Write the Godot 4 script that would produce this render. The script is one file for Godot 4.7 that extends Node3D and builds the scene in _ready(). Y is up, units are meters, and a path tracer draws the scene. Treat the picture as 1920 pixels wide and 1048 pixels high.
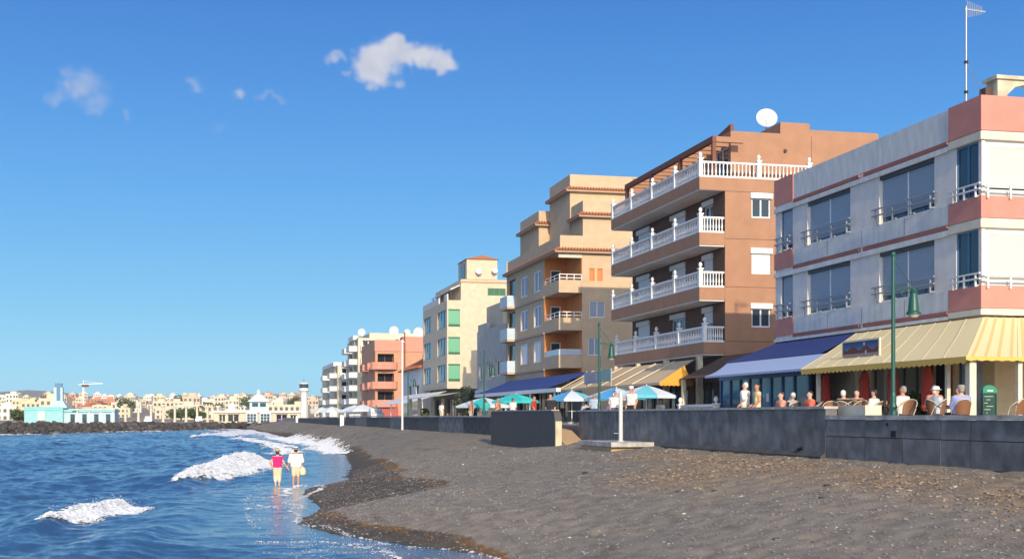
extends Node3D
# World: x = metres inland from the camera, y = metres above the sea, s = metres along the shore away from the camera (z = -s).


func _ready() -> void:
	rng.seed = 4242
	nz.seed = 17
	nz.fractal_octaves = 3
	foot.noise_type = FastNoiseLite.TYPE_CELLULAR
	foot.frequency = .9
	foot.fractal_octaves = 1
	# camera: level, lens shifted up, eye 3.2 m above the sea
	var cam := Camera3D.new()
	cam.name = "camera"
	add_child(cam)
	cam.position = Vector3(0, 3.2, 0)
	cam.rotation.y = -atan(560.0 / 2400.0)
	cam.set_frustum(1048.0 / 2400.0, Vector2(0, 256.0 / 2400.0), 1.0, 9000.0)
	cam.current = true
	# sky and sun
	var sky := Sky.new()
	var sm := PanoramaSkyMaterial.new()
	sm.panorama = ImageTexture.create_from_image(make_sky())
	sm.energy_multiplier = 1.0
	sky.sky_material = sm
	var we := WorldEnvironment.new()
	we.name = "environment"
	var env := Environment.new()
	env.background_mode = Environment.BG_SKY
	env.sky = sky
	env.tonemap_mode = Environment.TONE_MAPPER_LINEAR
	env.tonemap_exposure = 1.0
	env.sdfgi_enabled = true
	env.ssao_enabled = true
	env.ssil_enabled = true
	env.fog_enabled = true
	env.fog_density = 0.00014
	env.fog_light_color = Color(.80, .90, .97)
	we.environment = env
	add_child(we)
	var sun := DirectionalLight3D.new()
	sun.name = "sun"
	sun.light_energy = 1.38
	sun.light_color = Color(1.0, .93, .82)
	sun.light_angular_distance = 0.5
	sun.shadow_enabled = true
	add_child(sun)
	sun.look_at_from_position(Vector3(-0.045, 0.37, 1.0) * 100.0, Vector3.ZERO)
	make_materials()
	build_setting()
	build_walls()
	build_pink()
	build_brown()
	build_cream()
	build_low_grey()
	build_green()
	build_white_house()
	build_salmon()
	build_stepped()
	build_awnings()
	build_far()
	build_parasols()
	build_furniture()
	build_people()

class MB:
	var v := PackedVector3Array()
	var n := PackedVector3Array()
	var c := PackedColorArray()
	var uv := PackedVector2Array()
	var col := Color.WHITE
	var tinted := false
	var mapped := false

	func vert(p: Vector3, nn: Vector3, t := Vector2.ZERO) -> void:
		v.append(p)
		n.append(nn)
		c.append(col)
		uv.append(t)

	func tri(a: Vector3, b: Vector3, d: Vector3, out := Vector3.ZERO) -> void:
		var nn := (d - a).cross(b - a).normalized()
		if out != Vector3.ZERO and nn.dot(out) < 0.0:
			vert(a, -nn); vert(d, -nn); vert(b, -nn)
		else:
			vert(a, nn); vert(b, nn); vert(d, nn)

	func quad(a: Vector3, b: Vector3, d: Vector3, e: Vector3, out := Vector3.ZERO) -> void:
		tri(a, b, d, out)
		tri(a, d, e, out)

	func quad_uv(a: Vector3, b: Vector3, d: Vector3, e: Vector3, out: Vector3) -> void:
		# a bottom left, b top left, d top right, e bottom right
		mapped = true
		var nn := (d - a).cross(b - a).normalized()
		var ps := [a, b, d, a, d, e]
		var ts := [Vector2(0, 1), Vector2(0, 0), Vector2(1, 0), Vector2(0, 1), Vector2(1, 0), Vector2(1, 1)]
		var flip := nn.dot(out) < 0.0
		for i in [0, 1, 2, 3, 4, 5]:
			var k: int = ([0, 2, 1, 3, 5, 4][i]) if flip else i
			vert(ps[k], -nn if flip else nn, ts[k])

	func smooth_quad(p: Array, q: Array) -> void:
		# p four points in ring order, q their normals; front faces turn to the normals
		var face: Vector3 = (p[2] - p[0]).cross(p[1] - p[0])
		var order := [0, 1, 2, 0, 2, 3] if face.dot(q[0] + q[2]) >= 0.0 else [0, 2, 1, 0, 3, 2]
		for k in order:
			vert(p[k], q[k])

	func box(x0: float, x1: float, y0: float, y1: float, s0: float, s1: float) -> void:
		var a := Vector3(x0, y0, -s0); var b := Vector3(x1, y0, -s0); var d := Vector3(x1, y1, -s0); var e := Vector3(x0, y1, -s0)
		var f := Vector3(x0, y0, -s1); var g := Vector3(x1, y0, -s1); var h := Vector3(x1, y1, -s1); var i := Vector3(x0, y1, -s1)
		quad(a, b, d, e, Vector3.BACK if s1 > s0 else Vector3.FORWARD)
		quad(f, g, h, i, Vector3.FORWARD if s1 > s0 else Vector3.BACK)
		quad(a, e, i, f, Vector3.LEFT)
		quad(b, d, h, g, Vector3.RIGHT)
		quad(e, d, h, i, Vector3.UP)
		quad(a, b, g, f, Vector3.DOWN)

	func prism(pts: Array, sweep: Vector3) -> void:
		# a convex outline swept along a vector
		var mid := Vector3.ZERO
		for p in pts: mid += p
		mid = mid / pts.size() + sweep * 0.5
		for k in range(1, pts.size() - 1):
			tri(pts[0], pts[k], pts[k + 1], -sweep)
			tri(pts[0] + sweep, pts[k] + sweep, pts[k + 1] + sweep, sweep)
		for k in pts.size():
			var a: Vector3 = pts[k]; var b: Vector3 = pts[(k + 1) % pts.size()]
			quad(a, b, b + sweep, a + sweep, (a + b + sweep) * 0.5 - mid)

	func bar(a: Vector3, b: Vector3, w: float, h: float) -> void:
		var d := (b - a).normalized()
		var side := d.cross(Vector3.UP if absf(d.y) < 0.95 else Vector3.RIGHT).normalized() * w * 0.5
		var up := side.cross(d).normalized() * h * 0.5
		prism([a - side - up, a + side - up, a + side + up, a - side + up], b - a)

	func cyl(a: Vector3, b: Vector3, ra: float, rb: float, k := 8, caps := true) -> void:
		var d := (b - a).normalized()
		var e := d.cross(Vector3.UP if absf(d.y) < 0.95 else Vector3.RIGHT).normalized()
		var f := d.cross(e)
		for i in k:
			var t0 := TAU * i / k; var t1 := TAU * (i + 1) / k
			var n0 := e * cos(t0) + f * sin(t0); var n1 := e * cos(t1) + f * sin(t1)
			smooth_quad([a + n0 * ra, b + n0 * rb, b + n1 * rb, a + n1 * ra], [n0, n0, n1, n1])
			if caps:
				if rb > 0.001: tri(b, b + n0 * rb, b + n1 * rb, d)
				if ra > 0.001: tri(a, a + n0 * ra, a + n1 * ra, -d)

	func lathe(at: Vector3, prof: Array, k := 10, lx := 1.0, lz := 1.0) -> void:
		# prof: [radius, height] from the bottom up
		var m := prof.size()
		for j in m - 1:
			var r0: float = prof[j][0]; var y0: float = prof[j][1]; var r1: float = prof[j + 1][0]; var y1: float = prof[j + 1][1]
			var sl := Vector2(y1 - y0, r0 - r1).normalized()
			for i in k:
				var t0 := TAU * i / k; var t1 := TAU * (i + 1) / k
				var n0 := Vector3(cos(t0) * sl.x, sl.y, sin(t0) * sl.x); var n1 := Vector3(cos(t1) * sl.x, sl.y, sin(t1) * sl.x)
				var p := [Vector3(cos(t0) * r0 * lx, y0, sin(t0) * r0 * lz), Vector3(cos(t0) * r1 * lx, y1, sin(t0) * r1 * lz), Vector3(cos(t1) * r1 * lx, y1, sin(t1) * r1 * lz), Vector3(cos(t1) * r0 * lx, y0, sin(t1) * r0 * lz)]
				for q in 4: p[q] += at
				smooth_quad(p, [n0, n0, n1, n1])

	func ball(at: Vector3, r: Vector3, k := 8, rows := 5) -> void:
		var prof := []
		for j in rows + 1:
			var a := -PI / 2 + PI * j / rows
			prof.append([cos(a), sin(a)])
		for j in rows:
			for i in k:
				var p := []; var q := []
				for o in [[0, 0], [0, 1], [1, 1], [1, 0]]:
					var t: float = TAU * (i + o[0]) / k
					var u := Vector3(cos(t) * prof[j + o[1]][0], prof[j + o[1]][1], sin(t) * prof[j + o[1]][0])
					p.append(at + u * r)
					q.append((u / r).normalized())
				smooth_quad(p, q)

	func sheet(pts: Array, cols: int) -> void:
		# a grid of points (rows of cols), smooth, seen from above
		var rows := pts.size() / cols
		var q := PackedVector3Array()
		for j in rows:
			for i in cols:
				var a: Vector3 = pts[j * cols + maxi(i - 1, 0)]; var b: Vector3 = pts[j * cols + mini(i + 1, cols - 1)]
				var d: Vector3 = pts[maxi(j - 1, 0) * cols + i]; var e: Vector3 = pts[mini(j + 1, rows - 1) * cols + i]
				var w := (b - a).cross(e - d).normalized()
				q.append(w if w.y >= 0 else -w)
		for j in rows - 1:
			for i in cols - 1:
				var o := j * cols + i
				smooth_quad([pts[o], pts[o + 1], pts[o + cols + 1], pts[o + cols]], [q[o], q[o + 1], q[o + cols + 1], q[o + cols]])

	func mesh(off := Vector3.ZERO) -> ArrayMesh:
		var m := ArrayMesh.new()
		if v.is_empty(): return m
		var w := v
		if off != Vector3.ZERO:
			w = v.duplicate()
			for i in w.size(): w[i] -= off
		var a := []
		a.resize(Mesh.ARRAY_MAX)
		a[Mesh.ARRAY_VERTEX] = w
		a[Mesh.ARRAY_NORMAL] = n
		if tinted: a[Mesh.ARRAY_COLOR] = c
		if mapped: a[Mesh.ARRAY_TEX_UV] = uv
		m.add_surface_from_arrays(Mesh.PRIMITIVE_TRIANGLES, a)
		return m

var M := {}
var T := {}
var rng := RandomNumberGenerator.new()
var nz := FastNoiseLite.new()
var foot := FastNoiseLite.new()
var wicker_chair: Node3D
var cafe_table: Node3D

func V(x: float, y: float, s: float) -> Vector3:
	return Vector3(x, y, -s)

func noise_tex(freq: float, lo: float, hi: float, octaves := 4, kind := FastNoiseLite.TYPE_SIMPLEX_SMOOTH, size := 512, normal := 0.0, sd := 1) -> NoiseTexture2D:
	var f := FastNoiseLite.new()
	f.noise_type = kind
	f.frequency = freq
	f.fractal_octaves = octaves
	f.seed = sd
	var t := NoiseTexture2D.new()
	t.width = size
	t.height = size
	t.seamless = true
	t.noise = f
	if normal > 0.0:
		t.as_normal_map = true
		t.bump_strength = normal
	else:
		var g := Gradient.new()
		g.set_color(0, Color(lo, lo, lo))
		g.set_color(1, Color(hi, hi, hi))
		t.color_ramp = g
	return t

func mat(called: String, r: float, g: float, b: float, rough := 0.85, tex := "", metres := 4.0, bump := "", metal := 0.0) -> StandardMaterial3D:
	var m := StandardMaterial3D.new()
	m.resource_name = called
	var mean: float = {"": 1.0, "plaster": .91, "stain": .66, "fine": .87, "grain": .485}[tex]   # what the texture leaves of the colour
	m.albedo_color = Color(minf(r / mean, 1.0), minf(g / mean, 1.0), minf(b / mean, 1.0)).linear_to_srgb()
	m.roughness = rough
	m.metallic = metal
	if tex:
		m.albedo_texture = T[tex]
		m.uv1_triplanar = true
		m.uv1_world_triplanar = true
		m.uv1_scale = Vector3.ONE / metres
	if bump:
		m.normal_enabled = true
		m.normal_texture = T[bump]
		m.uv1_triplanar = true
		m.uv1_world_triplanar = true
		m.uv1_scale = Vector3.ONE / metres
	M[called] = m
	return m

func origin_of(o: Node3D) -> Vector3:
	var at := Vector3.ZERO
	while o and o != self:
		at += o.position
		o = o.get_parent() as Node3D
	return at

func thing(called: String, label: String, category: String, at: Vector3, group := "") -> Node3D:
	var o := Node3D.new()
	o.name = called
	add_child(o, true)
	o.position = at
	o.set_meta("label", label)
	o.set_meta("category", category)
	if group: o.set_meta("group", group)
	return o

func part(parent: Node3D, called: String, mb: MB, m: Material, label := "", kind := "") -> MeshInstance3D:
	var o := MeshInstance3D.new()
	o.name = called
	o.mesh = mb.mesh(origin_of(parent))
	o.material_override = m
	o.cast_shadow = GeometryInstance3D.SHADOW_CASTING_SETTING_ON
	parent.add_child(o, true)
	if label: o.set_meta("label", label)
	if kind: o.set_meta("kind", kind)
	return o

func structure(called: String, mb: MB, m: Material, kind := "structure") -> MeshInstance3D:
	return part(self, called, mb, m, "", kind)

func block(parent: Node3D, called: String, m: Material, x0: float, x1: float, y0: float, y1: float, s0: float, s1: float, label := "") -> MeshInstance3D:
	var mb := MB.new()
	mb.box(x0, x1, y0, y1, s0, s1)
	return part(parent, called, mb, m, label)

func copy(o: Node3D, at: Vector3, turn := 0.0, label := "", size := 1.0) -> Node3D:
	var r: Node3D = o.duplicate()
	r.name = o.name
	add_child(r, true)
	r.position = at
	r.rotation.y = turn
	r.scale = Vector3.ONE * size
	if label: r.set_meta("label", label)
	return r

func dye(o: Node3D, called: String, m: Material) -> void:
	# gives the named parts of a copy another material
	for k in o.get_children():
		if k is MeshInstance3D and String(k.name).begins_with(called):
			k.material_override = m

# axis "x": a face at x = pos seen from the sea; axis "z": a face at s = pos seen from the camera's side. u runs along it, d goes inwards.
func P(ax: String, pos: float, u: float, y: float, d := 0.0) -> Vector3:
	return V(pos + d, y, u) if ax == "x" else V(u, y, pos + d)

func abox(mb: MB, ax: String, pos: float, u0: float, u1: float, y0: float, y1: float, d0: float, d1: float) -> void:
	if ax == "x": mb.box(pos + d0, pos + d1, y0, y1, u0, u1)
	else: mb.box(u0, u1, y0, y1, pos + d0, pos + d1)

func awall(mb: MB, ax: String, pos: float, u0: float, u1: float, y0: float, y1: float, holes := [], depth := 0.22) -> void:
	var us := [u0, u1]; var ys := [y0, y1]
	for h in holes:
		us.append(h[0]); us.append(h[1]); ys.append(h[2]); ys.append(h[3])
	us.sort(); ys.sort()
	var out := Vector3.LEFT if ax == "x" else Vector3.BACK
	for i in us.size() - 1:
		for j in ys.size() - 1:
			if us[i + 1] - us[i] < 0.001 or ys[j + 1] - ys[j] < 0.001: continue
			var um: float = (us[i] + us[i + 1]) / 2; var ym: float = (ys[j] + ys[j + 1]) / 2
			var open := false
			for h in holes:
				if um > h[0] and um < h[1] and ym > h[2] and ym < h[3]: open = true
			if not open:
				mb.quad(P(ax, pos, us[i], ys[j]), P(ax, pos, us[i + 1], ys[j]), P(ax, pos, us[i + 1], ys[j + 1]), P(ax, pos, us[i], ys[j + 1]), out)
	for h in holes:
		var a := P(ax, pos, h[0], h[2]); var b := P(ax, pos, h[1], h[2]); var d := P(ax, pos, h[1], h[3]); var e := P(ax, pos, h[0], h[3])
		var w := -out * depth
		mb.quad(a, b, b + w, a + w, Vector3.UP)
		mb.quad(e, d, d + w, e + w, Vector3.DOWN)
		mb.quad(a, e, e + w, a + w, b - a)
		mb.quad(b, d, d + w, b + w, a - b)

func window(parent: Node3D, ax: String, pos: float, h: Array, frame_m: Material, pane_m: Material, n := 2, depth := 0.16, frame := 0.07, shutter := 0.0, shutter_m: Material = null, box_m: Material = null, called := "window") -> MeshInstance3D:
	var f := MB.new()
	var d0 := depth - 0.05; var d1 := depth + 0.03
	abox(f, ax, pos, h[0], h[0] + frame, h[2], h[3], d0, d1)
	abox(f, ax, pos, h[1] - frame, h[1], h[2], h[3], d0, d1)
	abox(f, ax, pos, h[0] + frame, h[1] - frame, h[2], h[2] + frame, d0, d1)
	abox(f, ax, pos, h[0] + frame, h[1] - frame, h[3] - frame, h[3], d0, d1)
	var w: float = (h[1] - h[0] - 2 * frame) / n
	for k in range(1, n):
		abox(f, ax, pos, h[0] + frame + w * k - frame / 2, h[0] + frame + w * k + frame / 2, h[2] + frame, h[3] - frame, d0 + 0.005, d1)
	var win := part(parent, called, f, frame_m)
	for k in n:
		var p := MB.new()
		var a: float = h[0] + frame + w * k + (frame / 2 if k > 0 else 0.0)
		var b: float = h[0] + frame + w * (k + 1) - (frame / 2 if k < n - 1 else 0.0)
		abox(p, ax, pos, a, b, h[2] + frame, h[3] - frame, depth, depth + 0.02)
		part(win, "pane", p, pane_m)
	if shutter > 0.0:
		var sh := MB.new()
		var y0: float = h[3] - (h[3] - h[2]) * shutter
		var m := maxi(3, int((h[3] - y0) / 0.09))
		for k in m:   # slats, each tilted a little
			var ya: float = y0 + (h[3] - y0) * k / m; var yb: float = y0 + (h[3] - y0) * (k + 1) / m
			abox(sh, ax, pos, h[0] + 0.02, h[1] - 0.02, ya + 0.008, yb, depth - 0.10, depth - 0.07)
		part(win, "roller_shutter", sh, shutter_m, "", "stuff")
	if box_m:
		var bx := MB.new()
		abox(bx, ax, pos, h[0] - 0.08, h[1] + 0.08, h[3] - 0.02, h[3] + 0.28, -0.10, 0.02)
		part(win, "shutter_box", bx, box_m)
	return win

func blind(win: Node3D, ax: String, pos: float, h: Array, share: float, depth: float, m: Material) -> void:
	# a slatted blind just before the pane, let down over part of the window
	var mb := MB.new()
	var y0: float = h[3] - (h[3] - h[2]) * share
	var n := maxi(4, int((h[3] - y0) / .1))
	for k in n:
		var ya: float = y0 + (h[3] - .07 - y0) * k / n; var yb: float = y0 + (h[3] - .07 - y0) * (k + 1) / n
		abox(mb, ax, pos, h[0] + .075, h[1] - .075, ya + .006, yb, depth - .022 - .004 * (k % 2), depth - .006)
	part(win, "blind", mb, m, "", "stuff")

func rail(parent: Node3D, ax: String, pos: float, u0: float, u1: float, y0: float, y1: float, out: float, m: Material, posts := 4, bars := 2) -> MeshInstance3D:
	var mb := MB.new()
	for k in bars:
		var y := y1 - (y1 - y0) * k / bars
		abox(mb, ax, pos, u0, u1, y - 0.05, y, -out - 0.03, -out + 0.03)
	for k in posts:
		var u := u0 + 0.25 + (u1 - u0 - 0.5) * k / maxi(1, posts - 1)
		abox(mb, ax, pos, u - 0.03, u + 0.03, y0 - 0.1, y1 - 0.05, -out - 0.028, -out + 0.028)
		abox(mb, ax, pos, u - 0.028, u + 0.028, y0 - 0.08, y0 - 0.03, -out, 0.0)
	return part(parent, "window_rail", mb, m)

# ---------------------------------------------------------------- bodies
func sdf(mb: MB, bones: Array, cell: float, k: float, ylo := -9.0, yhi := 9.0) -> void:
	var lo := Vector3.ONE * 99; var hi := -lo
	for b in bones:
		for e in [0, 1]:
			var r: float = b[2 + e]
			lo = lo.min(b[e] - Vector3.ONE * r); hi = hi.max(b[e] + Vector3.ONE * r)
	lo -= Vector3.ONE * cell * 2.5; hi += Vector3.ONE * cell * 2.5
	var nx := int((hi.x - lo.x) / cell) + 1; var ny := int((hi.y - lo.y) / cell) + 1; var nzz := int((hi.z - lo.z) / cell) + 1
	var f := PackedFloat32Array()
	f.resize(nx * ny * nzz)
	f.fill(9.0)
	for b in bones:
		var a: Vector3 = b[0]; var ba: Vector3 = b[1] - a; var ra: float = b[2]; var rb: float = b[3]
		var bb := maxf(ba.length_squared(), 1e-9)
		var m := maxf(ra, rb) + k + cell * 2
		var l: Vector3 = (a.min(b[1]) - Vector3.ONE * m - lo) / cell; var g: Vector3 = (a.max(b[1]) + Vector3.ONE * m - lo) / cell
		for y in range(maxi(0, int(l.y)), mini(ny, int(g.y) + 1)):
			for z in range(maxi(0, int(l.z)), mini(nzz, int(g.z) + 1)):
				var row := (y * nzz + z) * nx
				for x in range(maxi(0, int(l.x)), mini(nx, int(g.x) + 1)):
					var pa := lo + Vector3(x, y, z) * cell - a
					var t := clampf(pa.dot(ba) / bb, 0.0, 1.0)
					var d := (pa - ba * t).length() - lerpf(ra, rb, t)
					var o := f[row + x]
					var w := k - absf(o - d)
					f[row + x] = minf(o, d) - (w * w / k * 0.25 if w > 0.0 else 0.0)
	if ylo > -8.0 or yhi < 8.0:
		for y in ny:
			var yy := lo.y + y * cell
			var cut := maxf(ylo - yy, yy - yhi)
			if cut > -cell * 2:
				for i in range(y * nzz * nx, (y + 1) * nzz * nx):
					f[i] = maxf(f[i], cut)
	var id := PackedInt32Array()
	id.resize(f.size())
	id.fill(-1)
	var pts := PackedVector3Array()
	var off := [0, 1, nx, nx + 1, nx * nzz, nx * nzz + 1, nx * nzz + nx, nx * nzz + nx + 1]
	var cor := [Vector3(0, 0, 0), Vector3(1, 0, 0), Vector3(0, 0, 1), Vector3(1, 0, 1), Vector3(0, 1, 0), Vector3(1, 1, 0), Vector3(0, 1, 1), Vector3(1, 1, 1)]
	var edges := [[0, 1], [2, 3], [4, 5], [6, 7], [0, 2], [1, 3], [4, 6], [5, 7], [0, 4], [1, 5], [2, 6], [3, 7]]
	for y in ny - 1:
		for z in nzz - 1:
			var row := (y * nzz + z) * nx
			for x in nx - 1:
				var i := row + x
				if f[i] > cell * 1.8: continue
				var neg := 0
				for o in off:
					if f[i + o] < 0.0: neg += 1
				if neg == 0 or neg == 8: continue
				var sum := Vector3.ZERO; var cnt := 0
				for e in edges:
					var p := f[i + off[e[0]]]; var q := f[i + off[e[1]]]
					if (p < 0.0) != (q < 0.0):
						sum += (cor[e[0]] as Vector3).lerp(cor[e[1]], p / (p - q)); cnt += 1
				id[i] = pts.size()
				pts.append(lo + (Vector3(x, y, z) + sum / cnt) * cell)
	var quads := []
	var step := [1, nx, nx * nzz]
	for y in range(1, ny - 1):
		for z in range(1, nzz - 1):
			var row := (y * nzz + z) * nx
			for x in range(1, nx - 1):
				var i := row + x
				var inside := f[i] < 0.0
				for ax in 3:
					if inside != (f[i + step[ax]] < 0.0):
						var p: int = step[(ax + 1) % 3]; var q: int = step[(ax + 2) % 3]
						var w := [id[i], id[i - p], id[i - p - q], id[i - q]]
						if w.min() < 0: continue
						quads.append([w, ax, inside])
	var nn := PackedVector3Array()
	nn.resize(pts.size())
	var dirs := [Vector3.RIGHT, Vector3.BACK, Vector3.UP]
	for e in quads:
		var w: Array = e[0]
		var fn := (pts[w[2]] - pts[w[0]]).cross(pts[w[1]] - pts[w[3]])
		var d: Vector3 = dirs[e[1]] if e[2] else -dirs[e[1]]
		if fn.dot(d) < 0.0: fn = -fn
		for q in w: nn[q] += fn
	for i in nn.size(): nn[i] = nn[i].normalized()
	for e in quads:
		var w: Array = e[0]
		mb.smooth_quad([pts[w[0]], pts[w[1]], pts[w[2]], pts[w[3]]], [nn[w[0]], nn[w[1]], nn[w[2]], nn[w[3]]])

func stand_pose() -> Dictionary:
	return {"head": Vector3(0, .935, 0), "chest": Vector3(0, .76, .0), "hip": Vector3(0, .53, 0),
		"ls": Vector3(-.108, .80, 0), "rs": Vector3(.108, .80, 0), "le": Vector3(-.135, .625, .012), "re": Vector3(.135, .625, .012), "lw": Vector3(-.14, .48, -.03), "rw": Vector3(.14, .48, -.03),
		"lh": Vector3(-.053, .50, 0), "rh": Vector3(.053, .50, 0), "lk": Vector3(-.06, .275, -.008), "rk": Vector3(.06, .275, -.008), "la": Vector3(-.06, .04, .012), "ra": Vector3(.06, .04, .012), "face": Vector3(0, 0, -1)}

func sit_pose() -> Dictionary:
	var p := stand_pose()
	for k in ["head", "chest", "hip", "ls", "rs", "le", "re", "lw", "rw", "lh", "rh"]:
		p[k] += Vector3(0, -.21, 0)
	p.lk = Vector3(-.075, .285, -.24); p.rk = Vector3(.075, .285, -.24)
	p.la = Vector3(-.075, .04, -.215); p.ra = Vector3(.075, .04, -.215)
	p.le = Vector3(-.145, .425, -.05); p.re = Vector3(.145, .425, -.05)
	p.lw = Vector3(-.09, .43, -.19); p.rw = Vector3(.09, .43, -.19)
	return p

func body_bones(p: Dictionary, bulk := 1.0) -> Dictionary:
	var c: Vector3 = p.chest; var h: Vector3 = p.hip; var hd: Vector3 = p.head; var fw: Vector3 = p.face
	var sx := Vector3(.052, 0, 0)
	var mid := c.lerp(h, .5)
	var torso := [[c - sx * 1.1, c + sx * 1.1, .062 * bulk, .062 * bulk], [c - sx, mid - sx * .7, .06 * bulk, .058 * bulk], [c + sx, mid + sx * .7, .06 * bulk, .058 * bulk],
		[mid - sx * .6, h - sx, .058 * bulk, .062 * bulk], [mid + sx * .6, h + sx, .058 * bulk, .062 * bulk], [p.ls, c + Vector3(0, .035, 0), .036, .045], [p.rs, c + Vector3(0, .035, 0), .036, .045]]
	var neck_at := c + Vector3(0, .065, 0)
	var head := [[neck_at, hd - Vector3(0, .035, 0), .034, .032], [hd + Vector3(0, .008, 0) - fw * .010, hd + Vector3(0, .01, 0) + fw * .004, .054, .05], [hd - Vector3(0, .028, 0) + fw * .012, hd - Vector3(0, .044, 0) + fw * .026, .036, .024],
		[hd + fw * .052 - Vector3(0, .002, 0), hd + fw * .064 - Vector3(0, .014, 0), .008, .011]]
	var arm := {}
	var leg := {}
	for k in ["l", "r"]:
		var hand_d: Vector3 = (p[k + "w"] - p[k + "e"]).normalized()
		arm[k] = [[p[k + "s"], p[k + "e"], .032 * bulk, .025], [p[k + "e"], p[k + "w"], .025, .017], [p[k + "w"], p[k + "w"] + hand_d * .045, .017, .02]]
		var toe: Vector3 = Vector3(fw.x, 0, fw.z).normalized() * .1
		leg[k] = [[p[k + "h"], p[k + "k"], .055 * bulk, .038], [p[k + "k"], p[k + "a"], .037, .023], [p[k + "a"] + Vector3(0, -.014, 0) - toe * .15, p[k + "a"] + Vector3(0, -.022, 0) + toe, .024, .017]]
	return {"torso": torso, "head": head, "arm": arm, "leg": leg}

func limb(chain: Array, upto: float, grow: float) -> Array:
	# the first part of a limb (1 = down to elbow or knee), thickened for cloth
	var r := []
	for i in 2:
		var t := clampf(upto - i, 0.0, 1.0)
		if t > 0.0:
			var b: Array = chain[i]
			r.append([b[0], (b[0] as Vector3).lerp(b[1], t), b[2] + grow, lerpf(b[2], b[3], t) + grow])
	return r

func person(label: String, at: Vector3, turn: float, pose: Dictionary, o: Dictionary) -> Node3D:
	var t := thing("person", label, "person", at, o.get("group", ""))
	t.rotation.y = turn
	var tall: float = o.get("tall", 1.7)
	var cell: float = o.get("cell", .028)
	var p := {}
	for k in pose: p[k] = pose[k] * (1.0 if k == "face" else tall)
	var bulk: float = o.get("bulk", 1.0)
	var bb := body_bones(pose, bulk)
	var grown := func(list: Array, g: float) -> Array:
		var r := []
		for b in list: r.append([b[0] * tall, b[1] * tall, (b[2] + g) * tall, (b[3] + g) * tall])
		return r
	var all: Array = bb.torso + bb.head + bb.arm.l + bb.arm.r + bb.leg.l + bb.leg.r
	var body := MB.new()
	sdf(body, grown.call(all, 0.0), cell, .03 * tall)
	for k in ["l", "r"]:   # fingers, unequal and slightly curled, thumb from the side of the palm
		var b: Array = bb.arm[k][2]
		var d: Vector3 = (b[1] - b[0]).normalized()
		var side := d.cross(Vector3.RIGHT if absf(d.x) < .8 else Vector3.UP).normalized()
		var curl := side.cross(d) * (.25 if k == "l" else -.25)
		for q in 4:
			var root: Vector3 = (b[1] + side * (.010 * (q - 1.5)) + d * .010) * tall
			var ln: float = [.040, .046, .043, .033][q] * tall
			var knuckle := root + (d + curl * .5).normalized() * ln * .5
			body.cyl(root, knuckle, .0052 * tall, .0048 * tall, 5)
			body.cyl(knuckle, knuckle + (d + curl * 2.0).normalized() * ln * .5, .0048 * tall, .0036 * tall, 5)
		var th: Vector3 = (b[0] + side * -.016) * tall
		body.cyl(th, th + (d - side * .9).normalized() * .034 * tall, .0065 * tall, .0048 * tall, 5)
	part(t, "body", _lift(body, t), o.skin)
	if o.has("shirt"):
		var bones: Array = bb.torso + limb(bb.arm.l, o.get("sleeve", .6), .006) + limb(bb.arm.r, o.get("sleeve", .6), .006)
		var mb := MB.new()
		sdf(mb, grown.call(bones, .009 + o.get("loose", 0.0)), cell, .03 * tall, (pose.hip.y - o.get("hem", .01)) * tall, (pose.chest.y + .066) * tall)
		part(t, "shirt", _lift(mb, t), o.shirt)
	if o.has("trousers"):
		var hips := [bb.torso[3], bb.torso[4]]
		var bones: Array = hips + limb(bb.leg.l, o.get("leg", 2.0), .006) + limb(bb.leg.r, o.get("leg", 2.0), .006)
		var mb := MB.new()
		sdf(mb, grown.call(bones, .007), cell, .02 * tall, -9.0, (pose.hip.y + .045) * tall)
		part(t, "trousers", _lift(mb, t), o.trousers)
	var hd: Vector3 = pose.head * tall; var fw: Vector3 = pose.face
	if o.has("hair"):
		var mb := MB.new()
		var back := -fw
		sdf(mb, [[hd + (back * .016 + Vector3(0, .022, 0)) * tall, hd + (back * .024 + Vector3(0, -.012, 0)) * tall, .053 * tall, .047 * tall]] + ([[hd + (back * .035) * tall, hd + (back * .035 + Vector3(0, -.085, 0)) * tall, .038 * tall, .028 * tall]] if o.get("long_hair", false) else []), minf(cell, .022), .02)
		part(t, "hair", _lift(mb, t), o.hair)
	if o.has("hat"):
		var mb := MB.new()
		var w: float = o.get("brim", .105) * tall
		var at_hat := t.position + hd + Vector3(0, .02 * tall, 0)
		mb.lathe(at_hat, [[w, .0], [w * 1.02, .008], [.064 * tall, .018], [.062 * tall, .045 * tall], [.05 * tall, .062 * tall], [.0, .066 * tall]], 16)
		mb.lathe(at_hat, [[.055 * tall, .004], [w, .0]], 16)
		var hm := part(t, "hat", mb, o.hat)
		if o.has("band"):
			var bd := MB.new()
			bd.lathe(at_hat, [[.066 * tall, .018], [.065 * tall, .034 * tall]], 16)
			part(hm, "hat_band", bd, o.band)
	var eyes := fw.cross(Vector3.UP).normalized() * .019
	for k in [-1, 1]:
		var mb := MB.new()
		mb.ball(t.position + hd + (fw * .05 + eyes * k + Vector3(0, .006, 0)) * tall, Vector3.ONE * .0055 * tall, 6, 4)
		part(t, "eye", mb, M.dark)
	return t

func _lift(mb: MB, t: Node3D) -> MB:
	for i in mb.v.size(): mb.v[i] += t.position
	return mb

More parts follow.
